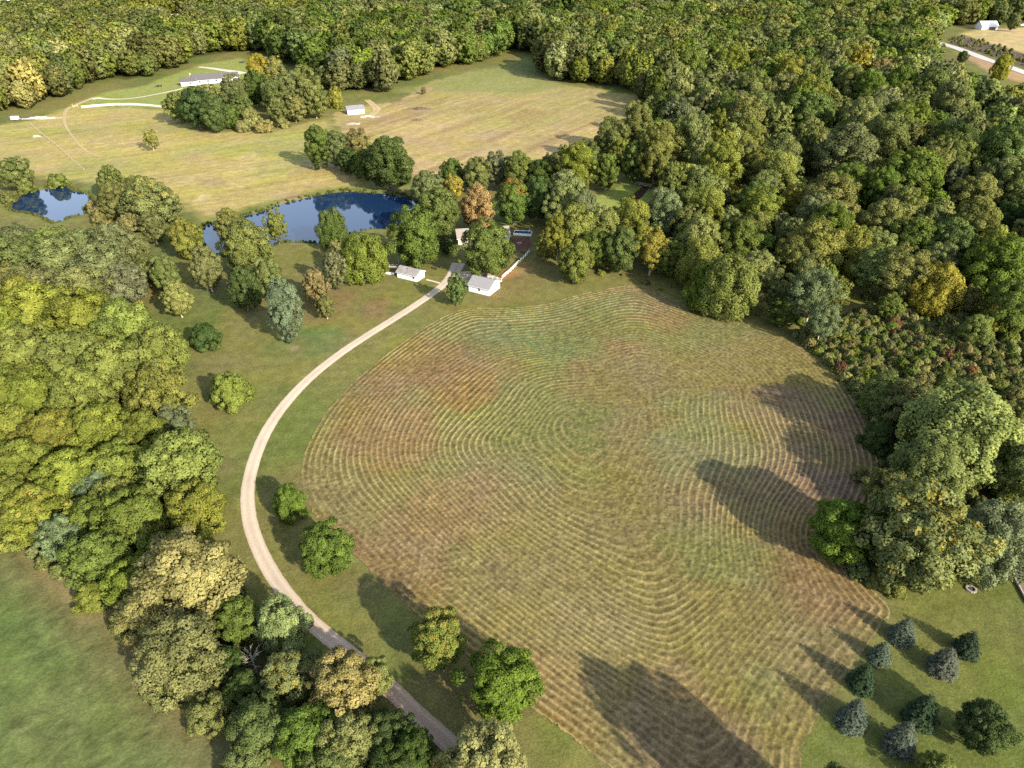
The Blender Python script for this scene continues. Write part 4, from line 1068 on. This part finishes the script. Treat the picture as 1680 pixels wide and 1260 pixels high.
# edge of the woods above the hay field
auto([(915, 385, 54, 1.5, 'V', 'YG'), (945, 375, 78, 1.2, 'L', 'YG'), (978, 404, 66, .95, 'L', 'MG'), (946, 425, 62, 1.2, 'L', 'YG'), (895, 400, 34, 1.7, 'T', 'YG'), (1020, 405, 66, 1.2, 'L', 'MG'), (1070, 408, 60, 1.4, 'S', 'YE', 'leaf_gold'),
      (1100, 420, 56, 1.1, 'L', 'LG'), (1090, 350, 70, 1.4, 'V', 'GO'), (1130, 370, 60, 1.5, 'T', 'OL'), (1125, 330, 44, 1.4, 'V', 'MG'), (1168, 345, 40, 1.4, 'V', 'GO'), (1150, 430, 80, 1.1, 'U', 'YG'), (1200, 465, 100, 1.0, 'U', 'YG'), (1160, 470, 70, 1.0, 'U', 'LG'),
      (1240, 440, 62, 1.2, 'V', 'OL'), (1210, 395, 80, 1.1, 'L', 'MG'), (1240, 375, 60, 1.2, 'L', 'MG', 'leaf_gold'), (1300, 330, 48, 1.4, 'V', 'YE', 'leaf_gold'), (1365, 330, 96, 1.1, 'L', 'OL'), (1340, 405, 100, 1.0, 'L', 'YG'), (1395, 410, 86, 1.0, 'U', 'YG'), (1300, 420, 70, 1.1, 'L', 'OL'),
      (1270, 470, 60, 1.3, 'S', 'OL'), (1335, 485, 90, 1.2, 'S', 'GO'), (1285, 510, 52, 1.0, 'V', 'MG'), (1350, 525, 54, 1.6, 'S', 'GO'), (1440, 440, 80, 1.2, 'S', 'OL'), (1480, 445, 90, 1.2, 'S', 'OL'), (1460, 500, 46, 1.0, 'L', 'LG'), (1540, 470, 80, 1.1, 'U', 'YE', 'leaf_gold'), (1590, 490, 40, 1.5, 'T', 'OL'),
      (1640, 440, 110, 1.1, 'L', 'LG'), (1655, 500, 80, 1.2, 'L', 'MG'), (1630, 520, 34, 1.9, 'T', 'YE', 'leaf_gold'), (1600, 540, 56, 1.0, 'L', 'OL'), (1500, 395, 80, 1.1, 'L', 'MG'), (1560, 400, 86, 1.1, 'L', 'MG'), (1450, 370, 90, 1.1, 'L', 'OL'), (1600, 370, 90, 1.1, 'L', 'OL'), (1650, 250, 96, 1.3, 'V', 'MG'), (1390, 255, 110, 1.0, 'L', 'GO'), (1330, 190, 86, 1.0, 'L', 'MG'), (1450, 230, 90, 1.1, 'L', 'MG'),
      (1570, 240, 80, 1.1, 'L', 'DG'), (1500, 290, 100, 1.05, 'L', 'LG'), (1280, 260, 80, 1.1, 'L', 'OL'), (1220, 200, 80, 1.2, 'V', 'OL'), (1180, 270, 80, 1.2, 'L', 'YG'), (1140, 225, 66, 1.3, 'V', 'OL'), (1600, 320, 80, 1.0, 'L', 'OL'), (1660, 360, 70, 1.1, 'L', 'DG'), (1245, 330, 70, 1.1, 'L', 'MG')], 'the hayfield woods', 'trees of the woods beyond the hay field')
# big trees between the hay field and the green lawn
hand([
    (1580, 700, 168, .95, 'U', 'PG', 'very broad pale green maple by the lower hayfield edge, largest crown of that clump'),
    (1492, 660, 92, 1.0, 'L', 'OL', 'olive tree in front of the broad pale maple, nearest the shaded hayfield corner'.replace('nearest', 'facing')),
    (1453, 648, 84, .95, 'L', 'MG', 'low mid green tree overhanging the shaded corner of the hayfield'),
    (1528, 770, 122, .95, 'U', 'OL', 'feathery olive tree between the broad pale maple and the yellow flecked tree'),
    (1508, 868, 186, 1.05, 'L', 'OL', 'large tree flecked with yellow leaves at the lower corner of the hayfield', 'leaf_gold'),
    (1383, 868, 112, 1.0, 'L', 'LG', 'dark leaved tree jutting into the hayfield beside the yellow flecked tree'),
    (1628, 878, 126, 1.1, 'U', 'BG', 'silvery tree with feathery twigs behind the yellow flecked tree, above the fire pit'),
    (1462, 800, 76, 1.0, 'L', 'OL', 'pale olive crown between the yellow flecked tree and the shaded hayfield'),
    (1672, 770, 90, 1.2, 'L', 'MG', 'green tree cut by the photo edge beside the broad pale maple'),
    (1676, 690, 70, 1.2, 'L', 'OL', 'narrow olive crown at the photo edge behind the broad pale maple'),
    (1445, 715, 60, .8, 'B', 'DG', 'dark shrub in shade at the foot of the broad pale maple'),
    (1412, 775, 30, .9, 'B', 'BR', 'russet shrub in the shaded hayfield corner'),
    (1455, 945, 60, .7, 'B', 'OL', 'brown green scrub under the yellow flecked tree at the hayfield corner'),
    (1410, 930, 46, .7, 'B', 'OL', 'olive scrub between the dark leaved tree and the field track'),
])
# woods beside the crop field
auto([(60, 512, 112, 1.0, 'L', 'YG'), (135, 522, 112, 1.0, 'L', 'YG'), (205, 534, 100, 1.0, 'L', 'YG'), (262, 572, 92, 1.05, 'L', 'YG'), (0, 540, 100, 1.0, 'L', 'YG'), (45, 580, 110, 1.0, 'L', 'YG'), (115, 588, 112, 1.0, 'L', 'YG'), (190, 605, 116, 1.0, 'L', 'YG'), (255, 640, 106, 1.0, 'L', 'YG'),
      (60, 645, 100, 1.0, 'L', 'YG'), (130, 648, 110, 1.0, 'L', 'YG'), (285, 690, 62, 1.0, 'V', 'GO'), (10, 640, 90, 1.0, 'L', 'YG'), (15, 705, 100, 1.0, 'L', 'YG'), (88, 712, 104, 1.0, 'L', 'YG'), (165, 705, 110, 1.0, 'L', 'YG'), (235, 712, 86, 1.0, 'L', 'YG'), (40, 765, 104, 1.0, 'L', 'YG'), (115, 782, 110, 1.0, 'L', 'YG'),
      (195, 770, 106, 1.0, 'L', 'YG'), (300, 762, 136, 1.0, 'L', 'YG'), (10, 820, 100, 1.0, 'L', 'YG'), (60, 838, 104, 1.0, 'L', 'YG', 'leaf_gold'), (165, 800, 84, 1.0, 'L', 'BG'), (218, 850, 118, 1.0, 'L', 'LG'), (96, 878, 78, 1.05, 'L', 'BG'), (322, 832, 104, 1.0, 'L', 'YG'), (160, 915, 100, 1.0, 'L', 'LG'),
      (215, 955, 90, 1.0, 'L', 'YG'), (20, 862, 84, .9, 'L', 'YG', 'leaf_gold'), (270, 905, 80, 1.0, 'L', 'LG'), (312, 945, 170, 1.0, 'L', 'PY'), (292, 1068, 140, .95, 'U', 'OL'), (238, 1010, 100, .95, 'L', 'PY'), (392, 1012, 80, 1.1, 'L', 'LG'), (458, 1022, 88, 1.1, 'U', 'PG'), (470, 1108, 96, 1.05, 'L', 'OL', 'leaf_gold'), (562, 1120, 116, 1.3, 'V', 'PY'),
      (612, 1112, 66, 1.2, 'V', 'PY'), (400, 1130, 70, 1.0, 'L', 'DG'), (375, 1085, 60, 1.0, 'L', 'DG'), (430, 1190, 110, .95, 'L', 'MG'), (500, 1205, 112, 1.0, 'L', 'LG'), (340, 1165, 80, .8, 'B', 'OL'), (575, 1215, 100, 1.1, 'L', 'OL'), (630, 1205, 84, 1.1, 'L', 'DG'), (676, 1232, 80, 1.1, 'L', 'DG'),
      (800, 1246, 130, 1.1, 'U', 'PY'), (742, 1256, 66, 1.1, 'U', 'PY'), (540, 1262, 90, 1.0, 'L', 'MG'), (400, 1245, 80, .7, 'B', 'OL'), (330, 1120, 70, .9, 'L', 'OL'), (150, 975, 60, .8, 'B', 'YG'), (205, 1020, 60, .7, 'B', 'OL'), (262, 1120, 70, .7, 'B', 'OL'), (-20, 600, 100, 1.0, 'L', 'YG'), (-20, 760, 100, 1.0, 'L', 'YG'), (368, 1118, 26, .8, 'B', 'RD'), (640, 1262, 90, 1.0, 'L', 'DG')], 'the crop woods', 'trees of the woods beside the crop field')
# greyer woods below the small pond
auto([(28, 398, 70, .95, 'L', 'GO'), (82, 404, 76, .95, 'L', 'OL'), (135, 405, 72, .95, 'L', 'GO'), (185, 402, 80, 1.0, 'L', 'GO'), (25, 425, 86, 1.0, 'L', 'GO'), (100, 430, 94, 1.0, 'L', 'OL'), (170, 440, 100, 1.0, 'L', 'GO'), (50, 470, 86, 1.0, 'L', 'GO'), (130, 480, 96, 1.0, 'L', 'GO'), (202, 462, 76, 1.0, 'L', 'GO'),
      (222, 405, 50, 1.1, 'L', 'OL'), (240, 440, 46, 1.2, 'L', 'OL'), (182, 296, 46, 1.2, 'L', 'OL'), (190, 328, 58, 1.15, 'V', 'OL'), (243, 330, 90, .95, 'L', 'OL', 'leaf_gold'), (225, 315, 50, 1.2, 'L', 'OL'), (22, 282, 58, .9, 'L', 'OL'), (92, 292, 34, .7, 'B', 'YG'), (250, 372, 46, 1.2, 'V', 'GO'), (210, 370, 40, 1.1, 'L', 'BR'), (285, 350, 30, .8, 'B', 'OL'), (0, 460, 70, 1.0, 'L', 'OL'), (152, 338, 26, .8, 'B', 'BR'), (40, 304, 30, .7, 'B', 'OL'), (12, 322, 26, .7, 'B', 'OL'), (165, 350, 34, .9, 'B', 'BR')], 'the pond woods', 'trees of the woods around the small pond')
# thicket in front of the long house and the trees beside it
auto([(292, 172, 46, 1.1, 'L', 'OL'), (322, 172, 56, 1.2, 'L', 'DG'), (350, 182, 50, 1.2, 'L', 'MG'), (372, 188, 40, 1.0, 'L', 'LG'), (345, 160, 40, 1.2, 'S', 'OL'), (382, 150, 50, 1.2, 'V', 'OL'), (395, 170, 40, 1.0, 'L', 'MG'), (425, 118, 48, 1.3, 'V', 'YE', 'leaf_gold'), (420, 142, 44, 1.3, 'L', 'DG'), (450, 118, 46, 1.3, 'V', 'OL', 'leaf_gold'), (445, 150, 46, 1.3, 'L', 'MG'), (475, 145, 50, 1.3, 'V', 'OL'),
      (500, 140, 54, 1.3, 'V', 'OL'), (515, 162, 46, 1.2, 'V', 'OL'), (482, 175, 40, 1.1, 'V', 'BR'), (455, 178, 34, 1.2, 'V', 'OL'), (410, 190, 36, .8, 'B', 'PY'), (432, 205, 34, .6, 'B', 'PY'), (398, 205, 30, .6, 'B', 'PY'), (462, 200, 26, .6, 'B', 'PY')], 'the long house thicket', 'trees around the long house')
# trees just outside the frame whose shadows cross the hay field
hand([(1352, 1345, 135, 2.1, 'L', 'MG', 'tree below the frame shading the lower hayfield, foremost of two'), (1462, 1372, 140, 2.1, 'L', 'MG', 'tree below the frame shading the lower hayfield, behind the foremost one')])

# ---- bare trees
rg = np.random.default_rng(4)
bare = trunk_mesh('bare_branches', rg, 1.4, M['palebark'], True)
for cx, cy, w, ratio, label in ((1160, 345, 36, 1.7, 'pale leafless tree among grey olive crowns above the hayfield'), (414, 1082, 46, 1.3, 'leafless grey tree leaning out of the crop woods by the driveway'), (345, 148, 26, 1.6, 'pale bare tree standing in front of the long house'), (1040, 262, 14, 2.2, 'thin bare trunk by the woodland clearing')):
    p, W, H = solve(cx, cy, w, ratio); root = thing('bare_tree', label, 'tree', tuple(p), rnd.random() * 6)
    o = link('trunk', bare, None, root); o.scale = (W * 1.3, W * 1.3, H / 1.4)

# ---- spruces
def spruce_mesh(seed, H=1.7):
    rg = np.random.default_rng(seed); P = []; N = []; S = []; Rn = []
    lev = 17
    for k in range(lev):
        t = k / lev; z = .05 + t * (H - .08); r0 = .5 * (1 - t) ** .72 * (1.0 if t > .12 else .9) + .02
        nb = max(5, int(17 * (1 - t) + 4)); ph = rg.random() * 6.28
        for b in range(nb):
            a = ph + b * 2 * math.pi / nb + rg.normal() * .1; r1 = r0 * rg.uniform(.84, 1.10); lr = rg.random()
            m = max(8, int(80 * r1 / .5))
            s = rg.random(m) ** .55
            wv = .16 * r1 * (1 - s * .6) + .012
            lat = rg.normal(size=m) * wv * .6
            x = s * r1
            zz = z + .05 * (1 - t) - .16 * x + .10 * s ** 3 * r1 + rg.normal(size=m) * .012
            ca, sa = math.cos(a), math.sin(a)
            P.append(np.stack([x * ca - lat * sa, x * sa + lat * ca, zz], 1))
            n = np.stack([.75 * ca + rg.normal(size=m) * .3, .75 * sa + rg.normal(size=m) * .3, .65 + rg.normal(size=m) * .25], 1); N.append(n)
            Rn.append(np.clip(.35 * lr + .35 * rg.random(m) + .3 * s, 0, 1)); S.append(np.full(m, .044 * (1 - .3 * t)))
    P = np.concatenate(P); N = np.concatenate(N); S = np.concatenate(S); Rn = np.concatenate(Rn)
    N /= np.linalg.norm(N, axis=1)[:, None]
    rad = np.column_stack([P[:, :2], np.zeros(len(P))]); rad /= np.linalg.norm(rad, axis=1)[:, None] + 1e-6
    t = rad + rg.normal(size=P.shape) * .35; t -= N * (t * N).sum(1)[:, None]; t /= np.linalg.norm(t, axis=1)[:, None]
    b = np.cross(N, t); a1 = S[:, None] * .8; a2 = S[:, None] * .34
    v = np.stack([P - t * a1, P - b * a2, P + t * a1 - N * a1 * .2, P + b * a2], 1).reshape(-1, 3)
    return v, np.arange(len(P) * 4).reshape(-1, 4), np.repeat(N, 4, 0), np.repeat(Rn, 4)
SPR = [cloud_mesh('spruce_crown', M['leaf'], spruce_mesh(s)) for s in (1, 2, 3)]
b = MB(); b.tube([(0, 0, -.05), (0, 0, .8), (0, 0, 1.62)], [.035, .02, .004], 7)
STR = bpy.data.meshes.new('spruce_trunk'); STR.from_pydata(b.v, [], b.f); STR.update(); STR.materials.append(M['bark'])
blue = (0.092, 0.112, 0.082); dk = (0.042, 0.062, 0.032)
for i, (cx, cy, w, ratio, col, label) in enumerate((
        (1487, 1028, 43, 1.35, blue, 'blue grey spruce closest to the hayfield corner, topmost of its row'),
        (1449, 1066, 38, 1.3, blue, 'small blue grey spruce second down the row along the hayfield'),
        (1419, 1106, 46, 1.35, dk, 'dark green spruce third down the row along the hayfield'),
        (1405, 1164, 50, 1.55, blue, 'tallest blue grey spruce, at the lower end of the row along the hayfield'),
        (1555, 1078, 48, 1.35, blue, 'blue grey spruce on the open lawn touching a darker spruce behind it'),
        (1593, 1050, 43, 1.3, dk, 'dark spruce just behind a blue grey one, closest to the fire pit'),
        (1520, 1158, 56, 1.35, dk, 'dark green spruce behind the bottom blue grey spruce'),
        (1485, 1204, 50, 1.5, blue, 'blue grey spruce lowest in the photo, in front of a dark one'))):
    p, W, H = solve(cx, cy, w, ratio)
    root = thing('spruce_tree', label, 'tree', tuple(p), rnd.random() * 6.28, 'spruces on the green lawn')
    t = link('trunk', STR, None, root); t.scale = (W, W, H / 1.7)
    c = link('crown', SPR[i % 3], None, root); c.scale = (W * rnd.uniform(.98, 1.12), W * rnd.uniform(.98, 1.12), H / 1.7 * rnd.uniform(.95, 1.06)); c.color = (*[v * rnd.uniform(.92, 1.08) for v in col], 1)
    TREES.append((p[0], p[1], W))

c = link('crown', crown_data('mid', 'B', 0, M['leaf']), None, PATIO_SHRUB); c.scale = (2.2, 2.2, 2.2); c.color = (.25, .24, .12, 1)

# ---- the rest of the woods
r2 = random.Random(9)
pts = []; y = 95.0
while y < 1480:
    d0 = 6.2 + y * 0.0175
    halfw = y * .80 + 60
    x = -halfw + r2.random() * d0
    while x < halfw:
        px_, py_ = x + r2.uniform(-.36, .36) * d0, y + r2.uniform(-.36, .36) * d0
        u, v, zc = project(px_, py_, 12)
        if zc > 20 and -90 < u < 1770 and -60 < v < 1330: pts.append((px_, py_, d0 * r2.uniform(.95, 1.7)))
        x += d0
    y += d0 * .87
pts = np.array(pts); PP = pts[:, :2]
inw = np.zeros(len(pts), bool)
for fp in (FOREST, FOREST2, STRIP, WOODS_L, WOODS_M): inw |= poly_sd(PP, fp) > 1.0
for fp in (LAWN_GAP, GAP_FAR): inw &= ~(poly_sd(PP, fp) > -2)
for pd in (POND_BIG, POND_SMALL, POND_BROWN): inw &= ~(poly_sd(PP, pd) > -5)
inw &= line_dist(PP, DRIVE) > 7
for b_ in [o for o in COL.objects if o.get('category') in ('house', 'barn', 'garage', 'shed', 'pool')]:
    inw &= np.hypot(PP[:, 0] - b_.location.x, PP[:, 1] - b_.location.y) > (26 if b_.name.startswith(('pole', 'woodland')) else 17 if b_.location.y > 300 else 13)
# keep sight lines to the roofs that show above the crowns
for nm in ('pole_barn', 'woodland_cabin', 'red_roof_barn'):
    b_ = bpy.data.objects[nm]; q = np.array([b_.location.x, b_.location.y]); dq = q / np.hypot(*q)
    along = PP @ dq; lat = np.abs(PP @ np.array([-dq[1], dq[0]])); D_ = np.hypot(*q)
    inw &= ~((along > D_ - (110 if nm != 'red_roof_barn' else 22)) & (along < D_) & (lat < (22 if nm == 'pole_barn' else 13)))
T = np.array(TREES)
ok = np.ones(len(pts), bool)
for tx, ty, tw in T:
    ok &= np.hypot(PP[:, 0] - tx, PP[:, 1] - ty) > 0.36 * (tw + pts[:, 2])
pts = pts[inw & ok]
U, V, ZC = project(pts[:, 0], pts[:, 1], 10 + 0 * pts[:, 0])
seen = (U > -20) & (U < 1700) & (V > -10) & (V < 1275)
size = np.where(seen, pts[:, 2] / ZC, 0)
order = np.argsort(-size)
N_NEAR = 300 - sum(1 for o in COL.objects if o.name.startswith('broadleaf_tree'))
def wood_colour(u, v, x, y):
    q = vnoise(np.array([x]), np.array([y]), 34, 61)[0] * .6 + r2.random() * .55
    if u < 420 and v < 230: tab = (('DG', .06), ('MG', .28), ('OL', .62), ('YG', .92), ('PY', 9))
    elif v < 120: tab = (('DG', .18), ('MG', .40), ('LG', .54), ('OL', .78), ('PG', .9), ('YG', 9))
    elif u < 480 and v > 470: tab = (('LG', .3), ('YG', 9))
    else: tab = (('DG', .13), ('MG', .30), ('LG', .42), ('GO', .50), ('PG', .60), ('OL', .80), ('YG', 1.02), ('BR', 1.05), ('YE', 9))
    for k, lim in tab:
        if q < lim: return k
sel = order[:N_NEAR]
seen_labels = {}
for j in sel:
    x, y, W = pts[j]; k = wood_colour(U[j], V[j], x, y)
    kind = r2.choice(['L', 'L', 'L', 'V', 'V', 'S', 'T'] if U[j] > 500 else ['L', 'L', 'V'])
    H = W * r2.uniform(1.15, 1.4) * (1.15 if kind == 'T' else 1)
    if kind == 'T': W *= .72
    z = hz(x, y); u, v, _ = project(x, y, z + .56 * H)
    zone = 'the crop woods' if (u < 480 and v > 470) else 'the woods above the meadow' if u < 480 else 'the hayfield woods'
    put_tree('broadleaf_tree', 'tree', (x, y, z), W, H, kind, k, f'{PAL[k][1]} {SHAPE[kind]} tree in {zone}, {where(u, v)}', 'trees filling the woods', 'near' if W * F_PX / ZC[j] > 46 else 'mid')
rest = pts[order[N_NEAR:]]; RU = U[order[N_NEAR:]]; RV = V[order[N_NEAR:]]

# ---- masses nobody could count: one object each, scattered by geometry nodes
def scatter(name, label, cat, P, scl, rot, idx, tint, sources):
    col = bpy.data.collections.new(name + '_sources')
    for i, me in enumerate(sources):
        o = bpy.data.objects.new(f'{name}_source_{i:02d}', me); col.objects.link(o)
    me = bpy.data.meshes.new(name); me.vertices.add(len(P)); me.vertices.foreach_set('co', np.asarray(P, np.float32).ravel())
    def at(n, typ, key, d):
        a = me.attributes.new(n, typ, 'POINT'); a.data.foreach_set(key, np.asarray(d).ravel())
    at('scl', 'FLOAT_VECTOR', 'vector', np.asarray(scl, np.float32)); at('rot', 'FLOAT', 'value', np.asarray(rot, np.float32))
    at('pick', 'INT', 'value', np.asarray(idx, np.int32)); t4 = np.ones((len(P), 4), np.float32); t4[:, :3] = tint
    at('tint', 'FLOAT_COLOR', 'color', t4)
    o = bpy.data.objects.new(name, me); COL.objects.link(o)
    ng = bpy.data.node_groups.new(name + '_scatter', 'GeometryNodeTree')
    ng.interface.new_socket('Geometry', in_out='INPUT', socket_type='NodeSocketGeometry'); ng.interface.new_socket('Geometry', in_out='OUTPUT', socket_type='NodeSocketGeometry')
    N = ng.nodes.new; gi = N('NodeGroupInput'); go = N('NodeGroupOutput')
    m2p = N('GeometryNodeMeshToPoints'); iop = N('GeometryNodeInstanceOnPoints'); ci = N('GeometryNodeCollectionInfo')
    ci.inputs['Collection'].default_value = col; ci.inputs['Separate Children'].default_value = True; ci.inputs['Reset Children'].default_value = True
    def na(n, typ):
        a = N('GeometryNodeInputNamedAttribute'); a.data_type = typ; a.inputs['Name'].default_value = n; return a.outputs['Attribute']
    cx_ = N('ShaderNodeCombineXYZ'); e2r = N('FunctionNodeEulerToRotation')
    Lk = ng.links.new
    Lk(gi.outputs[0], m2p.inputs['Mesh']); Lk(m2p.outputs[0], iop.inputs['Points']); Lk(ci.outputs[0], iop.inputs['Instance'])
    iop.inputs['Pick Instance'].default_value = True
    Lk(na('pick', 'INT'), iop.inputs['Instance Index']); Lk(na('scl', 'FLOAT_VECTOR'), iop.inputs['Scale'])
    Lk(na('rot', 'FLOAT'), cx_.inputs[2]); Lk(cx_.outputs[0], e2r.inputs[0]); Lk(e2r.outputs[0], iop.inputs['Rotation'])
    Lk(iop.outputs[0], go.inputs[0])
    md = o.modifiers.new('scatter', 'NODES'); md.node_group = ng
    return tag(o, label, cat, None, 'stuff')
FK = [('L', 0), ('L', 1), ('L', 2), ('L', 3), ('V', 0), ('V', 1), ('T', 0)]
src = [crown_data('far', k, i, M['leaf_far']) for k, i in FK]; hs = [CR[('far', k)][i][1] for k, i in FK]
idx = np.array([r2.choice([0, 1, 2, 3, 0, 1, 2, 3, 4, 5, 6]) for _ in rest]); P3 = []; S3 = []; T3 = []
for (x, y, W), k, u, v in zip(rest, idx, RU, RV):
    c = np.array(PAL[wood_colour(u, v, x, y)][0]) * r2.uniform(.9, 1.45) * np.array([r2.uniform(.9, 1.1), 1, r2.uniform(.8, 1.2)])
    f = .8 if k == 6 else 1; H = min(W * r2.uniform(.9, 1.5), 29) * (1.25 if k == 6 else 1)
    S3.append((W * f, W * f, H / hs[k])); T3.append(c)
P3 = np.column_stack([rest[:, :2], height(rest[:, 0], rest[:, 1]) - .3])
scatter('distant_woods', 'unbroken far woodland canopy of green and olive crowns across the top of the photo', 'woodland', P3, S3, [r2.random() * 6.28 for _ in rest], idx, T3, src)

# scrub: on the rough ground, along wood edges and on the forest floor
r3 = np.random.default_rng(12)
def sow(poly, n, inner=None):
    mn = poly.min(0); mx = poly.max(0); q = mn + r3.random((n, 2)) * (mx - mn)
    sd = poly_sd(q, poly)
    return q[(sd > 0) & ((sd < inner) if inner else True)]
near_f = FOREST[FOREST[:, 1] < 520]
SC = [sow(SHRUBS, 2600), sow(WOODS_L, 900), sow(WOODS_R, 700), sow(STRIP, 500), sow(WOODS_M, 350), sow(DITCH, 500)]
q = sow(FOREST, 60000, 7); SC.append(q[(q[:, 1] < 480)])
Q = np.concatenate(SC)
for pd in (POND_BIG, POND_SMALL, POND_BROWN): Q = Q[poly_sd(Q, pd) < -2]
Q = Q[(poly_sd(Q, HAY) < -.6) & (poly_sd(Q, LAWN_GAP) < 0) & (line_dist(Q, DRIVE) > 4)]
src = [crown_data('far', 'B', 0, M['leaf_far']), crown_data('far', 'B', 1, M['leaf_far'])]
w = r3.uniform(1.2, 4.4, len(Q)) ** 1.0; cols = np.array([PAL[k][0] for k in ('OL', 'LG', 'GO', 'BR', 'YG', 'OL', 'PY', 'PG')])
cl = cols[r3.integers(0, 8, len(Q))] * r3.uniform(.95, 1.5, (len(Q), 1))
rr = r3.random(len(Q)) < .015; cl[rr] = PAL['RD'][0]
scatter('undergrowth', 'tangled low scrub of olive and brown along the wood edges and rough ground', 'undergrowth', np.column_stack([Q, height(Q[:, 0], Q[:, 1]) - .15]), np.column_stack([w, w, w * r3.uniform(.7, 1.3, len(Q))]), r3.random(len(Q)) * 6.28, r3.integers(0, 2, len(Q)), cl, src)
# reeds round the two ponds
RP = []
for pd in (POND_BIG, POND_SMALL):
    c = pd.mean(0)
    for i in range(len(pd)):
        a, b2 = pd[i], pd[(i + 1) % len(pd)]; n = int(np.hypot(*(b2 - a)) / 1.1 * (0.2 + 1.6 * vnoise(a[:1], a[1:], 9, 3)[0])) + 1
        t = r3.random((n, 1)); q = a + (b2 - a) * t; RP.append(q + (q - c) / np.hypot(*(q - c).T)[:, None] * r3.uniform(-1.0, 1.2, (n, 1)))
RP = np.concatenate(RP); w = r3.uniform(.7, 1.5, len(RP))
scatter('reeds', 'band of yellow green reeds fringing both ponds', 'reeds', np.column_stack([RP, height(RP[:, 0], RP[:, 1]) - .1]), np.column_stack([w, w, w * 1.3]), r3.random(len(RP)) * 6.28, r3.integers(0, 2, len(RP)), np.array([0.115, 0.125, 0.034]) * r3.uniform(.7, 1.15, (len(RP), 1)), src)

# single shrubs on the rough ground beyond the hay field
q = sow(SHRUBS, 4000); got = []
for p_ in q:
    if len(got) >= 70: break
    W = r2.uniform(3.0, 6.5)
    if poly_sd(p_[None], SHRUBS)[0] < .5 or poly_sd(p_[None], HAY)[0] > -3: continue
    if all(math.hypot(p_[0] - g_[0], p_[1] - g_[1]) > .42 * (W + g_[2]) for g_ in got) and all(math.hypot(p_[0] - t_[0], p_[1] - t_[1]) > .40 * (W + t_[2]) for t_ in TREES):
        got.append((p_[0], p_[1], W))
for x, y, W in got:
    k = r2.choice(['OL', 'OL', 'GO', 'MG', 'YG', 'BR', 'LG', 'OL', 'PY', 'PG', 'OL', 'YG', 'GO', 'BR', 'RD']); z = hz(x, y); H = W * r2.uniform(.6, .9); u, v, zc = project(x, y, z + .5 * H)
    put_tree('shrub', 'shrub', (x, y, z), W, H, 'B', k, f'{PAL[k][1]} rounded shrub on the rough ground, {where(u, v)}', 'shrubs on the rough ground', 'mid')
#@@END
